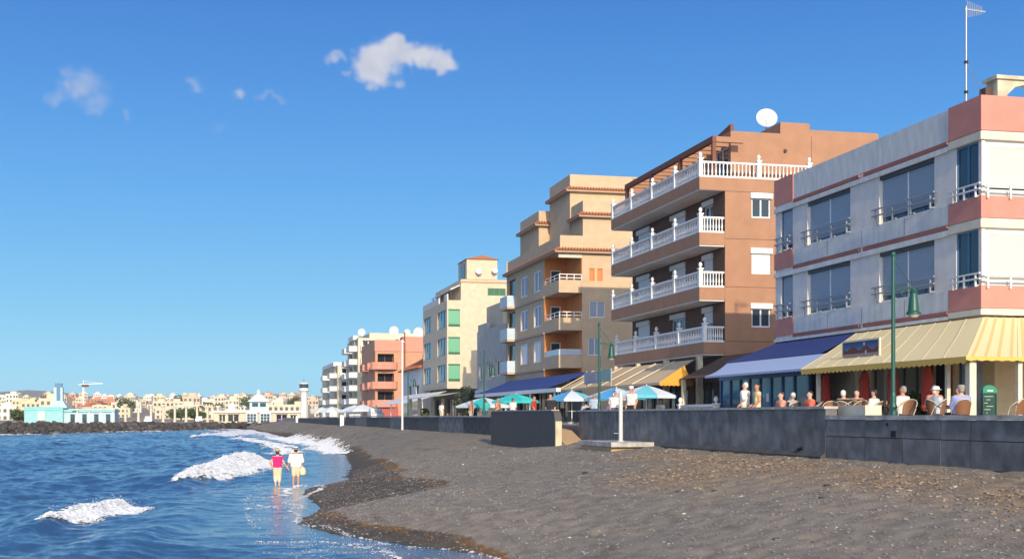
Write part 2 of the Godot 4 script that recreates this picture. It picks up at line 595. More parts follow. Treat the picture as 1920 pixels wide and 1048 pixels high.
func make_materials() -> void:
	T.plaster = noise_tex(.012, .92, 1.0, 5, FastNoiseLite.TYPE_SIMPLEX_SMOOTH, 512, 0, 3)
	T.stain = noise_tex(.008, .66, 1.0, 6, FastNoiseLite.TYPE_SIMPLEX_SMOOTH, 512, 0, 5)
	T.streak = noise_tex(.02, .88, 1.0, 5, FastNoiseLite.TYPE_SIMPLEX_SMOOTH, 512, 0, 21)
	T.fine = noise_tex(.05, .88, 1.0, 4, FastNoiseLite.TYPE_SIMPLEX_SMOOTH, 512, 0, 7)
	T.grain = noise_tex(.16, .45, 1.0, 3, FastNoiseLite.TYPE_SIMPLEX_SMOOTH, 512, 0, 9)
	T.grain_n = noise_tex(.12, 0, 1, 3, FastNoiseLite.TYPE_SIMPLEX_SMOOTH, 512, 6.0, 11)
	T.plaster_n = noise_tex(.08, 0, 1, 4, FastNoiseLite.TYPE_SIMPLEX_SMOOTH, 512, 2.0, 13)
	T.water_n = noise_tex(.02, 0, 1, 4, FastNoiseLite.TYPE_SIMPLEX_SMOOTH, 512, 5.0, 15)
	# ground
	mat("dry_land", .30, .24, .17, .95, "stain", 60)
	mat("paving", .34, .31, .27, .9, "fine", 3)
	var m := mat("sand", 1, 1, 1, .95, "grain", .55, "grain_n")
	m.vertex_color_use_as_albedo = true
	m.normal_scale = 1.0
	m = mat("pebble", 1, 1, 1, .85)
	m.vertex_color_use_as_albedo = true
	m = mat("sea", .035, .085, .15, .13, "", 1.7, "water_n")
	m.normal_scale = .5
	m.metallic_specular = .5
	m = mat("foam", .82, .84, .84, .95, "", .6, "grain_n")
	m.normal_scale = .6
	# walls of the street
	mat("concrete", .185, .18, .172, .92, "stain", 5, "plaster_n")
	mat("concrete_b", .158, .155, .148, .92, "stain", 4, "plaster_n")
	mat("concrete_c", .17, .166, .16, .92, "stain", 3.1, "plaster_n")
	mat("concrete_dark", .068, .066, .063, .92, "stain", 2.5, "plaster_n")
	mat("concrete_dark2", .088, .085, .08, .92, "plaster", 3.5, "plaster_n")
	mat("concrete_light", .42, .40, .36, .9, "stain", 2.5)
	mat("ochre_sand", .52, .35, .19, .92, "fine", 1.2)
	mat("pink_wall", .70, .65, .60, .9, "plaster", 5, "plaster_n")
	mat("pale_panel", .70, .68, .64, .9, "plaster", 3.5, "plaster_n")
	mat("pink", .60, .24, .185, .85, "plaster", 6)
	mat("pink_dark", .34, .13, .10, .85, "plaster", 3)
	mat("cream", .66, .60, .47, .85, "plaster", 4)
	mat("cream_old", .55, .48, .34, .9, "stain", 6)
	mat("cream_wall", .55, .40, .255, .9, "plaster", 7, "plaster_n")
	mat("cream_dark", .42, .31, .21, .9, "plaster", 4)  # darker cream for cornices, string courses and the ground floor wall
	mat("cream_d", .62, .51, .36, .9, "plaster", 6, "plaster_n")
	mat("cream_far", .60, .54, .40, .9, "plaster", 8)
	mat("white_wall", .72, .70, .66, .9, "plaster", 6)
	mat("brown", .385, .205, .12, .9, "plaster", 7, "plaster_n")
	mat("brown_recess_shade", .15, .08, .052, .9, "plaster", 5)  # recess brown taken darker so the paint carries the balcony shade
	mat("brown_red", .20, .075, .045, .85, "plaster", 3)
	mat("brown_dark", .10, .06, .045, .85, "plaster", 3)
	mat("brown_grey", .22, .17, .14, .9, "plaster", 4)
	mat("soffit", .72, .67, .60, .9, "plaster", 3)
	mat("orange", .60, .23, .06, .85, "plaster", 3)
	mat("grey_wall", .46, .44, .41, .9, "plaster", 7)
	mat("salmon", .58, .26, .18, .9, "plaster", 6)
	mat("salmon_dark", .40, .10, .08, .9, "plaster", 4)
	mat("orange_wall", .52, .27, .16, .9, "plaster", 6)
	mat("cafe_wall", .70, .58, .38, .85, "plaster", 3)
	mat("tile", .36, .13, .06, .8, "fine", 1.5)
	mat("tile_pale", .50, .32, .20, .85, "plaster", 3)
	for k in ["pale_panel", "grey_wall"]:   # rain streaks run down
		m = M[k]
		m.albedo_texture = T.streak
		m.uv1_scale = Vector3(1 / 5.0, 1 / 14.0, 1 / 5.0)
		m.normal_enabled = false
	for k in ["pink_wall", "cream_wall", "cream_d", "brown", "concrete", "concrete_b", "concrete_c", "concrete_dark", "concrete_dark2"]: M[k].normal_scale = .35
	# joinery and glass
	mat("white", .80, .79, .76, .55)
	mat("white_frame", .74, .74, .72, .4)
	mat("dark_frame", .05, .05, .05, .5)
	mat("brown_frame", .12, .06, .03, .5)
	mat("blue_frame", .05, .16, .30, .4)
	mat("blue_frame_dark", .02, .07, .18, .4)
	mat("green_frame", .03, .17, .08, .45)
	mat("green_blind", .13, .40, .23, .5)
	mat("green_dark", .015, .11, .05, .5)
	mat("rail_grey", .26, .28, .31, .4)
	mat("rail_white", .70, .70, .68, .4)
	mat("metal", .38, .38, .39, .4, "", 1, "", .6)
	mat("glass", .035, .055, .075, .08)
	mat("glass_dark", .018, .02, .024, .1)
	mat("glass_warm", .36, .33, .24, .15)
	mat("glass_pale", .50, .55, .60, .2)
	mat("dish_white", .58, .57, .55, .6)
	mat("glass_teal", .03, .10, .13, .1)
	mat("glass_blue", .04, .12, .20, .1)
	mat("glass_town", .10, .095, .09, .3)
	mat("blind_grey", .29, .34, .40, .45)
	mat("blind_blue", .28, .36, .46, .55, "fine", 2)
	mat("blind_cream", .64, .61, .52, .6)
	mat("blind_orange", .62, .20, .05, .6)
	mat("red_wood", .24, .07, .035, .5, "fine", .8)
	mat("wood_orange", .48, .24, .07, .6, "fine", 1)
	mat("wood", .20, .12, .06, .7, "fine", .7)
	mat("wicker", .20, .085, .035, .7, "grain", .12)
	mat("wicker_dark", .07, .045, .035, .7, "grain", .12)
	mat("lamp_green", .012, .085, .06, .4)
	mat("milk", .62, .58, .46, .5)
	mat("black", .008, .008, .009, .7)
	mat("dark", .02, .018, .016, .7)
	mat("board_green", .012, .05, .035, .6, "grain", .3)
	mat("lit_green", .03, .24, .14, .5)
	mat("chalk", .45, .55, .5, .9)
	mat("lilac_board", .38, .36, .44, .7)
	mat("pale_green_board", .30, .42, .38, .7)
	# cloth
	for c in [["yellow_cloth", .88, .73, .39], ["yellow_stripe", .80, .57, .22], ["cream_cloth", .68, .58, .40], ["ochre_cloth", .74, .46, .10], ["navy_cloth", .020, .042, .18], ["sky_cloth", .42, .52, .72], ["blue_cloth", .015, .05, .22], ["tan_cloth", .68, .51, .31], ["amber_cloth", .75, .36, .05], ["brown_cloth", .10, .055, .03], ["red_cloth", .42, .05, .03], ["lime_cloth", .58, .58, .30], ["parasol_blue", .08, .36, .66], ["parasol_white", .70, .76, .78], ["parasol_aqua", .16, .56, .66], ["turquoise", .03, .50, .46], ["turquoise_b", .06, .62, .60], ["magenta", .62, .015, .16], ["white_cloth", .78, .75, .68], ["straw", .66, .54, .30], ["jeans", .07, .10, .17], ["dark_cloth", .025, .025, .03], ["pale_blue_cloth", .42, .50, .60], ["lilac_cloth", .30, .34, .62], ["coral_cloth", .66, .14, .08], ["bag_cloth", .60, .60, .42], ["purple", .16, .13, .42]]:
		m = mat(c[0], c[1], c[2], c[3], .9, "fine", 1.3)
		if String(c[0]).begins_with("parasol") or String(c[0]).begins_with("turquoise") or c[0] in ["yellow_cloth", "sky_cloth", "tan_cloth", "amber_cloth", "lime_cloth"]:
			m.backlight_enabled = true
			m.backlight = m.albedo_color * .5
	mat("skin", .58, .34, .24, .6)
	mat("skin_tan", .50, .24, .14, .6)
	mat("hair_dark", .03, .02, .015, .6)
	mat("hair_brown", .10, .055, .03, .6)
	mat("hair_grey", .28, .25, .22, .7)
	mat("hair_white", .66, .62, .55, .7)
	# far things
	mat("rock", .065, .055, .048, .95, "grain", 1.5)
	mat("rock_b", .105, .088, .072, .95, "grain", 1.5)
	mat("rock_c", .04, .035, .032, .95, "grain", 1.5)
	mat("turquoise_wall", .28, .54, .56, .85, "plaster", 6)
	mat("turquoise_pale", .44, .60, .63, .85, "plaster", 6)
	mat("pale_blue", .50, .60, .66, .8, "plaster", 4)
	mat("town_a", .60, .53, .40, .9, "plaster", 9)
	mat("town_b", .72, .68, .58, .9, "plaster", 9)
	mat("town_c", .60, .53, .34, .9, "plaster", 9)
	mat("town_d", .58, .42, .33, .9, "plaster", 9)
	mat("town_e", .52, .43, .32, .9, "plaster", 9)
	mat("town_f", .48, .21, .12, .9, "plaster", 9)
	mat("leaf", .075, .105, .025, .7, "fine", 1)
	mat("leaf_dark", .025, .045, .018, .7, "fine", 1)
	# the printed picture of the cafe board: sky, a row of red roofs and hills, pale foreground
	var im := Image.create(128, 32, false, Image.FORMAT_RGBA8)
	for y in 32:
		for x in 128:
			var f := y / 31.0
			var ridge := .42 + .12 * sin(x * .13) + .08 * nz.get_noise_2d(x * 9.0, 3.0)
			var c := Color(.16, .24, .42).lerp(Color(.40, .46, .60), f * 1.6)
			if f > ridge: c = Color(.42, .12, .09).lerp(Color(.40, .24, .14), clampf(.5 + nz.get_noise_2d(x * 20.0, y * 20.0) * 1.5, 0, 1))
			if f > .74: c = Color(.58, .52, .50)
			if Vector2(x - 78, (y - 5) * 1.0).length() < 3.5 or (absf(x - 84) < 2.5 and f > .55 and f < .8): c = Color(.72, .74, .80)
			im.set_pixel(x, y, c)
	m = StandardMaterial3D.new()
	m.albedo_texture = ImageTexture.create_from_image(im)
	m.roughness = .6
	M.picture = m

const SKY := [[0.0, .71, .92, .995], [2.0, .645, .88, .985], [5.0, .54, .80, .965], [9.0, .435, .71, .95], [13.0, .36, .625, .905], [18.0, .29, .53, .84], [30.0, .225, .44, .76], [60.0, .17, .35, .66], [90.0, .16, .32, .62]]

func sky_at(e: float) -> Color:
	for i in range(1, SKY.size()):
		if e <= SKY[i][0]:
			var a: Array = SKY[i - 1]; var b: Array = SKY[i]
			var t: float = clampf((e - a[0]) / (b[0] - a[0]), 0.0, 1.0)
			return Color(lerpf(a[1], b[1], t), lerpf(a[2], b[2], t), lerpf(a[3], b[3], t))
	return Color(.16, .32, .62)

func make_sky() -> Image:
	var w := 4096; var h := 2048
	var im := Image.create(w, h, false, Image.FORMAT_RGBAH)
	for y in h:
		var e := 90.0 - 180.0 * (y + .5) / h
		im.fill_rect(Rect2i(0, y, w, 1), sky_at(maxf(e, 0.0)).srgb_to_linear())
	# clouds: [azimuth from the street's direction, height, half width, half height, strength], degrees
	var puffs := [[7.4, 15.65, 1.55, .85, 1.25], [8.9, 15.6, 1.35, .6, 1.15], [9.9, 15.5, .85, .48, 1.05], [6.8, 15.1, 1.0, .7, 1.1], [7.0, 14.6, .85, .45, .9], [8.1, 14.6, .4, .3, .5], [5.3, 15.5, .6, .24, .5], [7.9, 16.15, 1.3, .5, 1.0],
		[-5.4, 13.75, 1.1, .8, .40], [-6.5, 13.3, .6, .55, .38], [-5.0, 13.0, .95, .4, .34], [-6.1, 14.2, .45, .45, .28], [-.95, 14.2, .40, .35, .42], [1.1, 13.85, .55, .30, .62], [2.6, 13.75, .9, .15, .28], [-3.7, 12.9, .2, .18, .33], [.1, 12.4, .5, .3, .2]]
	for y in range(int((90 - 20.0) / 180 * h), int((90 - 10.5) / 180 * h)):
		var e := 90.0 - 180.0 * (y + .5) / h
		for k in range(int(-12.0 / 360 * w), int(14.0 / 360 * w)):
			var x := posmod(k, w)
			var az := (float(k) + .5) / w * 360.0
			var n1 := nz.get_noise_2d(az * 70.0 + 400, e * 70.0); var n2 := nz.get_noise_2d(az * 190.0, e * 190.0 + 100)
			var dx := az + n1 * .42 + n2 * .2; var de := e + nz.get_noise_2d(az * 70.0, e * 70.0 + 700) * .4 + n2 * .15
			var f := 0.0
			for p in puffs:
				var r2: float = pow((dx - p[0]) / p[2], 2) + pow((de - p[1]) / p[3], 2)
				if r2 < 1.6: f = maxf(f, p[4] * clampf(1.0 - r2, -.6, 1.0))
			f += n2 * .12 * clampf(f * 4.0, 0, 1) + n1 * .1 * clampf(f * 4.0, 0, 1)
			var a := smoothstep(-.04, .95, f) * .96
			if a > 0.002:
				var tone := Color(.84, .85, .89).lerp(Color(.79, .805, .86), clampf(.5 + n1 * 1.3 + (15.6 - e) * .25, 0, 1))
				im.set_pixel(x, y, im.get_pixel(x, y).lerp(tone.srgb_to_linear(), a))
	# sky glow round the sun behind the camera, strengthened to fill the shaded fronts
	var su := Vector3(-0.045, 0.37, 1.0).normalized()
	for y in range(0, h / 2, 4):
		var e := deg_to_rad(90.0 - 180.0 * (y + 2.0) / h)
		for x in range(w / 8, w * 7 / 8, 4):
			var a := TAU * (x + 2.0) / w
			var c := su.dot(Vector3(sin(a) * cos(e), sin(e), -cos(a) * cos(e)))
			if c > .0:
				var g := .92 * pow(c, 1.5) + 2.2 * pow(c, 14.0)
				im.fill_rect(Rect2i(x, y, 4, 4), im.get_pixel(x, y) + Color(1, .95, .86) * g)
	return im


const SHORE := [[-40, 9.0], [15, 7.0], [26, 6.6], [27.65, 6.45], [29.2, 6.05], [30.7, 5.2], [32.7, 4.12], [34.3, 3.32], [36, 2.83], [38.7, 2.44], [41.3, 2.9], [44, 3.55], [48, 3.67], [52, 3.75], [55.7, 3.8], [59, 4.75], [63.6, 6.6], [74.8, 7.84], [93, 9.6], [119, 11.8], [147, 12.35], [167, 10.9], [250, 9.8], [315, 6.0], [420, 5.0]]
const WET := [[-40, 9.2], [20, 7.0], [27.6, 6.65], [30, 6.22], [32.5, 5.35], [35.3, 4.3], [38.3, 3.72], [42.0, 3.65], [42.7, 5.4], [43.1, 8.0], [46, 8.2], [49, 8.05], [54.4, 7.55], [57.6, 8.5], [70, 9.75], [84, 10.3], [94, 11.0], [113, 12.5], [150, 12.9], [207, 11.8], [315, 8.0], [420, 7.0]]

func along(t: Array, s: float) -> float:
	for i in range(1, t.size()):
		if s <= t[i][0]:
			var a: Array = t[i - 1]; var b: Array = t[i]
			return lerpf(a[1], b[1], clampf((s - a[0]) / (b[0] - a[0]), 0.0, 1.0))
	return t[-1][1]

func smooth_along(t: Array, s: float, w := 0.8) -> float:
	return (along(t, s - w) + along(t, s) * 2.0 + along(t, s + w)) / 4.0

func sand_height(x: float, s: float) -> float:
	var w := smooth_along(SHORE, s)
	var u := (x - w) / (17.0 - w)
	var y: float
	if u < 0.0: y = maxf((x - w) * 0.035 - (x - w) * (x - w) * .004, -2.5)
	else:
		u = minf(u, 1.0)
		y = 2.0 * u * (1.3 - 0.3 * u)
	y += nz.get_noise_2d(x * 9.0, s * 6.0) * 0.05 * clampf(absf(u) * 6.0, 0.2, 1.0) + nz.get_noise_2d(x * 40.0 + 50, s * 40.0) * 0.015
	if s < 52.0 and u > .12:   # trodden sand
		y -= clampf(foot.get_noise_2d(x, s) + .72, 0.0, .3) * .0 + maxf(0.0, -.62 - foot.get_noise_2d(x, s)) * .16
	# the hollow in front of the wall with the rounded end
	y -= 0.32 * exp(-pow((x - 15.2) / 1.1, 2) - pow((s - 68.0) / 9.0, 2))
	return y

func wave(x: float, s: float) -> float:
	var off := smooth_along(SHORE, s) - x
	var a := clampf(off / 7.0, 0.08, 1.0)
	var far := clampf(s / 120.0, 0.35, 1.0)
	var y := nz.get_noise_2d(x * 22.0, s * 30.0) * 0.11 + nz.get_noise_2d(x * 60.0 + 90, s * 85.0) * 0.085 + nz.get_noise_2d(x * 150.0 - 40, s * 200.0) * 0.045
	y += sin((x * 0.9 - s * 0.25) * 0.9 + nz.get_noise_2d(x * 8.0, s * 8.0) * 4.0) * 0.07
	y *= a * (0.7 + 0.5 * far)
	for r in ROLLERS:
		y += roller(r, x, s)
	return y

# breaking waves: from, to (x, s), height, width towards the shore, width behind
const ROLLERS := [[-1.5, 61.0, 2.3, 92.0, 0.62, 1.0, 3.0, 1], [-4.75, 38.2, -3.3, 46.5, 0.40, 0.5, 1.6, 1], [-2.5, 190.0, 7.0, 250.0, 0.5, 2.0, 6.0, 1], [-11.0, 36.0, -5.5, 66.0, .26, .9, 2.4, 0], [-17.0, 60.0, -7.0, 120.0, .3, 1.2, 3.4, 0], [-2.2, 30.0, -.6, 44.0, .16, .5, 1.4, 0], [-24.0, 100.0, -8.0, 200.0, .34, 1.6, 4.0, 0]]

func roller(r: Array, x: float, s: float) -> float:
	var a := Vector2(r[0], r[1]); var b := Vector2(r[2], r[3]); var p := Vector2(x, s)
	var d := (b - a).normalized(); var l := (b - a).length()
	var t := (p - a).dot(d)
	var side := (p - a).dot(Vector2(d.y, -d.x))   # positive towards the shore
	if t < -8.0 or t > l + 8.0 or absf(side) > 25.0: return 0.0
	var fade := clampf((t + 6.0) / 9.0, 0.0, 1.0) * clampf((l + 6.0 - t) / 9.0, 0.0, 1.0)
	side += nz.get_noise_2d(x * 12.0, s * 12.0) * 0.5
	var w: float = r[5] if side > 0.0 else r[6]
	return r[4] * fade * exp(-side * side / (w * w))

func build_setting() -> void:
	# ---- land as one sheet: sea bed, plain, rising town ground, hills
	var xs := [-4000.0, -2600, -1800, -1200, -800, -500, -400, -370, -345, -320, -295, -270, -245, -220, -190, -160, -130, -110]
	for i in 34: xs.append(-100.0 + i * 6)
	xs.append_array([115, 140, 180, 250, 400, 700, 1200, 2000, 3500])
	var ss := [-600.0, -200, -60, 0, 60, 120, 160, 180, 200, 210, 220]
	for i in 24: ss.append(230.0 + i * 6)
	for i in 22: ss.append(380.0 + i * 40)
	ss.append_array([1300, 1400, 1500, 1600, 1700, 1800, 1900, 2000, 2120, 2250, 2400, 2550, 2700, 2900, 3200, 3600, 4200, 5200, 7000])
	var pts := []
	for s in ss:
		for x in xs: pts.append(V(x, land_height(x, s), s))
	var mb := MB.new()
	mb.sheet(pts, xs.size())
	structure("ground", mb, M.dry_land)
	# ---- promenade
	mb = MB.new()
	mb.box(17.25, 75, 1.9, 2.75, -30, 64.5)
	mb.box(15.95, 75, 1.9, 2.748, 64.5, 72.1)
	mb.box(17.25, 75, 1.9, 2.75, 72.1, 330)
	structure("promenade", mb, M.paving)
	# ---- beach, finer near the camera
	for strip in [[11.0, 50.0, 0.11, -6.5, 17.3, 0.10], [50.0, 110.0, 0.3, -4.0, 17.3, 0.2], [110.0, 345.0, 1.2, -2.0, 17.3, 0.35]]:
		var rows := int((strip[1] - strip[0]) / strip[2]) + 1
		var cols := int((strip[4] - strip[3]) / strip[5]) + 1
		var q := []
		var tint := PackedColorArray()
		for j in rows:
			var s: float = strip[0] + (strip[1] - strip[0]) * j / (rows - 1)
			var wet := smooth_along(WET, s, 0.25); var edge := smooth_along(SHORE, s)
			for i in cols:
				var x: float = strip[3] + (strip[4] - strip[3]) * i / (cols - 1)
				q.append(V(x, sand_height(x, s), s))
				tint.append(sand_color(x, s, wet, edge))
		mb = MB.new()
		mb.tinted = true
		_tinted_sheet(mb, q, cols, tint)
		structure("beach", mb, M.sand)
	# ---- sea
	var rows := 620
	var cols := 210
	var q := []
	for j in rows:
		var s := 14.0 * exp(j * 0.00535)
		var left := -0.22 * s - 9.0; var right := smooth_along(SHORE, s) + 2.0
		for i in cols:
			var x := lerpf(left, right, pow(float(i) / (cols - 1), 0.85))
			q.append(V(x, wave(x, s), s))
	mb = MB.new()
	mb.sheet(q, cols)
	structure("sea", mb, M.sea)
	mb = MB.new()
	mb.quad(V(-4000, -0.5, -600), V(12, -0.5, -600), V(12, -0.5, 420), V(-4000, -0.5, 420), Vector3.UP)
	structure("sea", mb, M.sea)
	foam()
	pebbles()

func land_height(x: float, s: float) -> float:
	var y := -3.0
	var side := (x + 36.0) * 0.915 - (s - 233.0) * 0.402   # over 0 on the sea side of the breakwater
	if s < 340.0:
		if x > 17.6: y = 2.6
		elif s > 205.0 and side < -4.0: y = 1.7
	else:
		y = 1.7 + clampf((s - 400.0) * 0.0198, 0.0, 23.0)
	if s > 1500.0:
		y += smoothstep(1500.0, 2500.0, s) * (14.0 * exp(-pow((x + 312.0) / 75.0, 2)) + 10.0 + 9.0 * exp(-pow((x - 100.0) / 90.0, 2)) + nz.get_noise_2d(x * 1.2, s * 0.3) * 5.0)
	return y

func sand_color(x: float, s: float, wet: float, edge: float) -> Color:
	var nse := nz.get_noise_2d(x * 45.0, s * 45.0)
	var big := nz.get_noise_2d(x * 7.0 + 30, s * 4.0) + nz.get_noise_2d(x * 22.0, s * 14.0 + 9) * .5
	var dry := Color(.25, .225, .20).lerp(Color(.20, .19, .18), clampf(0.5 + big * 1.2, 0, 1))
	var brown := Color(.27, .195, .12)
	var gravel := exp(-pow((x - 15.2) / 1.3, 2)) * smoothstep(48.0, 42.0, s) + exp(-pow((x - 12.6) / 1.5, 2) - pow((s - 33.5) / 3.5, 2))
	dry = dry.lerp(brown, clampf(gravel * 0.8 + nse * 0.3, 0, 0.75))
	if x > 15.5 and s > 50: dry = dry.lerp(Color(.24, .22, .19), .5)
	var d := wet + nse * 0.22 + nz.get_noise_2d(x * 14.0 + 5, s * 14.0) * 0.35 - x
	var c := dry
	if d > 0.0:
		c = Color(.062, .056, .050).lerp(Color(.085, .075, .062), clampf(0.5 + nse * 1.5, 0, 1))
		# weed left along the upper edge of the wet sand
		var weed := clampf(1.0 - d / (0.55 if s < 44.0 else 0.9), 0.0, 1.0) * clampf(0.72 + nz.get_noise_2d(x * 20.0, s * 20.0 + 70) * 2.2, 0, 1)
		if s > 43.5 and s < 56: weed *= 0.5
		if s > 56.0 and s < 64.0: weed = minf(1.0, weed * 1.6)
		c = c.lerp(Color(.20, .105, .03), weed)
	elif d > -0.25:
		c = c.lerp(Color(.26, .23, .19), 0.5)
	else:   # older tide lines with fine debris
		for k in 2:
			var off: float = -d - [1.1, 2.9][k] - nz.get_noise_2d(s * 9.0, k * 40.0) * 1.5
			var line := exp(-pow(off / .14, 2)) * clampf(.35 + nz.get_noise_2d(x * 30.0, s * 30.0 + 11) * 1.8, 0, 1)
			c = c.lerp(Color(.10, .075, .05), line * .6)
	var g2 := 1.0 + nz.get_noise_2d(x * 160.0, s * 160.0) * .45
	return Color(c.r * 2.05, c.g * 1.92, c.b * 1.60) * g2

func _tinted_sheet(mb: MB, pts: Array, cols: int, tint: PackedColorArray) -> void:
	var rows := pts.size() / cols
	var q := PackedVector3Array()
	for j in rows:
		for i in cols:
			var a: Vector3 = pts[j * cols + maxi(i - 1, 0)]; var b: Vector3 = pts[j * cols + mini(i + 1, cols - 1)]
			var d: Vector3 = pts[maxi(j - 1, 0) * cols + i]; var e: Vector3 = pts[mini(j + 1, rows - 1) * cols + i]
			var w := (b - a).cross(e - d).normalized()
			q.append(w if w.y >= 0 else -w)
	for j in rows - 1:
		for i in cols - 1:
			var o := j * cols + i
			for k in [o, o + cols, o + cols + 1, o, o + cols + 1, o + 1]:
				mb.v.append(pts[k]); mb.n.append(q[k]); mb.c.append(tint[k]); mb.uv.append(Vector2.ZERO)

# foam: lumpy white sheets that ride on the water, torn where the mask runs out
func foam_mask(x: float, s: float) -> float:
	var f := 0.0
	for r in ROLLERS:
		var a := Vector2(r[0], r[1]); var b := Vector2(r[2], r[3]); var p := Vector2(x, s)
		var d := (b - a).normalized(); var l := (b - a).length()
		var t := (p - a).dot(d); var side := (p - a).dot(Vector2(d.y, -d.x))
		var u := t / l
		if r[7] == 0: continue
		if u < -0.05 or u > 1.05: continue
		var front: float = r[5] * (2.1 + 1.2 * smoothstep(0.0, 1.0, u)) * smoothstep(-0.05, 0.2, u) * smoothstep(1.05, 0.9, u)
		var back: float = r[6] * -0.10
		if side > back and side < front:
			f = maxf(f, minf((side - back) / 0.3, (front - side) / (front * 0.6)))
	var off := smooth_along(SHORE, s) + nz.get_noise_2d(x * 6.0, s * 10.0) * 1.4 - x
	if s > 108.0:   # white water along the far shore
		f = maxf(f, (1.0 - absf(off - 0.9) / (1.4 + (s - 100.0) * 0.018)) * (0.95 if s > 125.0 else 0.7))
		f = maxf(f, (0.8 - absf(off - 5.0 - (s - 110.0) * 0.02) / 1.8) * 0.9)
	if s > 222.0 + x * 0.0:
		var line := (x + 36.0) * 0.91 - (s - 233.0) * 0.40   # surf at the foot of the breakwater
		f = maxf(f, 0.9 - absf(line - 3.2) / 3.0)
	if s < 60.0:
		f = maxf(f, 0.34 - absf(off - 0.35) / 0.5)
		f = maxf(f, 0.27 - absf(off - 1.9 - nz.get_noise_2d(x * 20.0, s * 16.0) * 1.6) / 1.6)
	return f

func foam_patch(x0: float, x1: float, s0: float, s1: float, dx: float, ds: float, called := "wave_foam") -> void:
	var cols := int((x1 - x0) / dx) + 1; var rows := int((s1 - s0) / ds) + 1
	var pts := []; var on := PackedFloat32Array()
	for j in rows:
		for i in cols:
			var x := x0 + i * dx; var s := s0 + j * ds
			var m := foam_mask(x, s)
			var tear := nz.get_noise_2d(x * 75.0, s * 45.0) * 0.55 + nz.get_noise_2d(x * 260.0, s * 130.0) * 0.55
			tear += 0.28 - absf(nz.get_noise_2d(x * 110.0 + 31.0, s * 60.0)) * 1.6
			if m > 0.0: m = m * 1.1 + tear * (0.9 if m < 0.7 else 0.55) * clampf(m * 6.0, 0.0, 1.0)
			on.append(m - 0.42)
			var lump := 0.0
			if m > 0.22:
				lump = minf(m, 1.0) * (0.05 + 0.12 * nz.get_noise_2d(x * 120.0, s * 90.0) + 0.10 * nz.get_noise_2d(x * 380.0, s * 300.0)) * clampf((smooth_along(SHORE, s) - x) / 3.0, 0.12, 1.0)
			pts.append(V(x, maxf(wave(x, s), sand_height(x, s) if s < 170 else -1.0) + 0.004 + lump * clampf((m - .42) * 2.5, 0.0, 1.0), s))
	var mb := MB.new()
	var q := PackedVector3Array()
	for j in rows:
		for i in cols:
			var a: Vector3 = pts[j * cols + maxi(i - 1, 0)]; var b: Vector3 = pts[j * cols + mini(i + 1, cols - 1)]
			var d: Vector3 = pts[maxi(j - 1, 0) * cols + i]; var e: Vector3 = pts[mini(j + 1, rows - 1) * cols + i]
			var w := (b - a).cross(e - d).normalized()
			q.append(w if w.y >= 0 else -w)
	for j in rows - 1:
		for i in cols - 1:
			var o := j * cols + i
			var k := [o, o + cols, o + cols + 1, o + 1]
			var n_on := 0
			for e in k:
				if on[e] > 0.0: n_on += 1
			if n_on >= 3:
				mb.smooth_quad([pts[k[0]], pts[k[1]], pts[k[2]], pts[k[3]]], [q[k[0]], q[k[1]], q[k[2]], q[k[3]]])
	if mb.v.size():
		structure(called, mb, M.foam)

func foam() -> void:
	foam_patch(-6.0, 4.5, 52.0, 98.0, 0.07, 0.16)
	foam_patch(-6.5, -1.0, 34.0, 52.0, 0.05, 0.08)
	foam_patch(1.0, 7.5, 26.0, 60.0, 0.05, 0.08)
	foam_patch(-6.0, 13.5, 108.0, 190.0, 0.16, 0.4)
	foam_patch(-45.0, 12.0, 190.0, 345.0, 0.35, 0.9)
	# loose clots of foam and spray thin out round the sheets
	var clots := []
	for area in [[-6.0, 4.5, 52.0, 100.0, 60000, .035, .13], [-6.5, -1.5, 34.0, 52.0, 42000, .025, .085], [1.0, 8.0, 26.0, 62.0, 60000, .012, .05], [-4.0, 13.5, 108.0, 190.0, 40000, .08, .25]]:
		for i in int(area[4]):
			var x := rng.randf_range(area[0], area[1]); var s := rng.randf_range(area[2], area[3])
			var m := foam_mask(x, s)
			var lace := 1.0 - absf(nz.get_noise_2d(x * 55.0 + 31.0, s * 30.0)) * 5.0   # net of thin lines
			if m <= (.02 if area[0] < 0.0 else -.15): continue
			var keep := clampf(m, 0.0, 1.0) * .9 + clampf(lace, 0.0, 1.0) * clampf(m + .15, 0.0, .6)
			if rng.randf() > keep * 1.1: continue
			var r := rng.randf_range(area[5], area[6]) * clampf(.5 + m, .45, 1.0)
			var up := .0
			if m > .5 and s < 105.0 and rng.randf() < .10: up = rng.randf() * .22
			clots.append([Transform3D(Basis.from_euler(Vector3(rng.randf() * .5, rng.randf() * TAU, 0)).scaled(Vector3(r, r * (.35 if up == 0.0 else .3), r) * (.45 if up > 0.0 else 1.0)), V(x, maxf(wave(x, s), sand_height(x, s)) + r * .1 + up + clampf(m, 0.0, 1.0) * .05, s)), Color.WHITE])
	scatter("foam", pebble_shape(41), M.foam, clots)

func pebble_shape(sd: int) -> ArrayMesh:
	var mb := MB.new()
	var r := RandomNumberGenerator.new()
	r.seed = sd
	var k := 6
	var prof := [[0.0, -0.45], [0.8, -0.2], [1.0, 0.1], [0.55, 0.5], [0.0, 0.6]]
	var jit := []
	for j in 5:
		for i in k: jit.append(1.0 + r.randf_range(-0.25, 0.2))
	for j in 4:
		for i in k:
			var p := []
			for o in [[0, 0], [0, 1], [1, 1], [1, 0]]:
				var t: float = TAU * ((i + o[0]) % k) / k
				var w: float = prof[j + o[1]][0] * jit[(j + o[1]) * k + (i + o[0]) % k]
				p.append(Vector3(cos(t) * w, prof[j + o[1]][1], sin(t) * w * 0.75))
			mb.tri(p[0], p[1], p[2], p[1]); mb.tri(p[0], p[2], p[3], p[2])
	return mb.mesh()

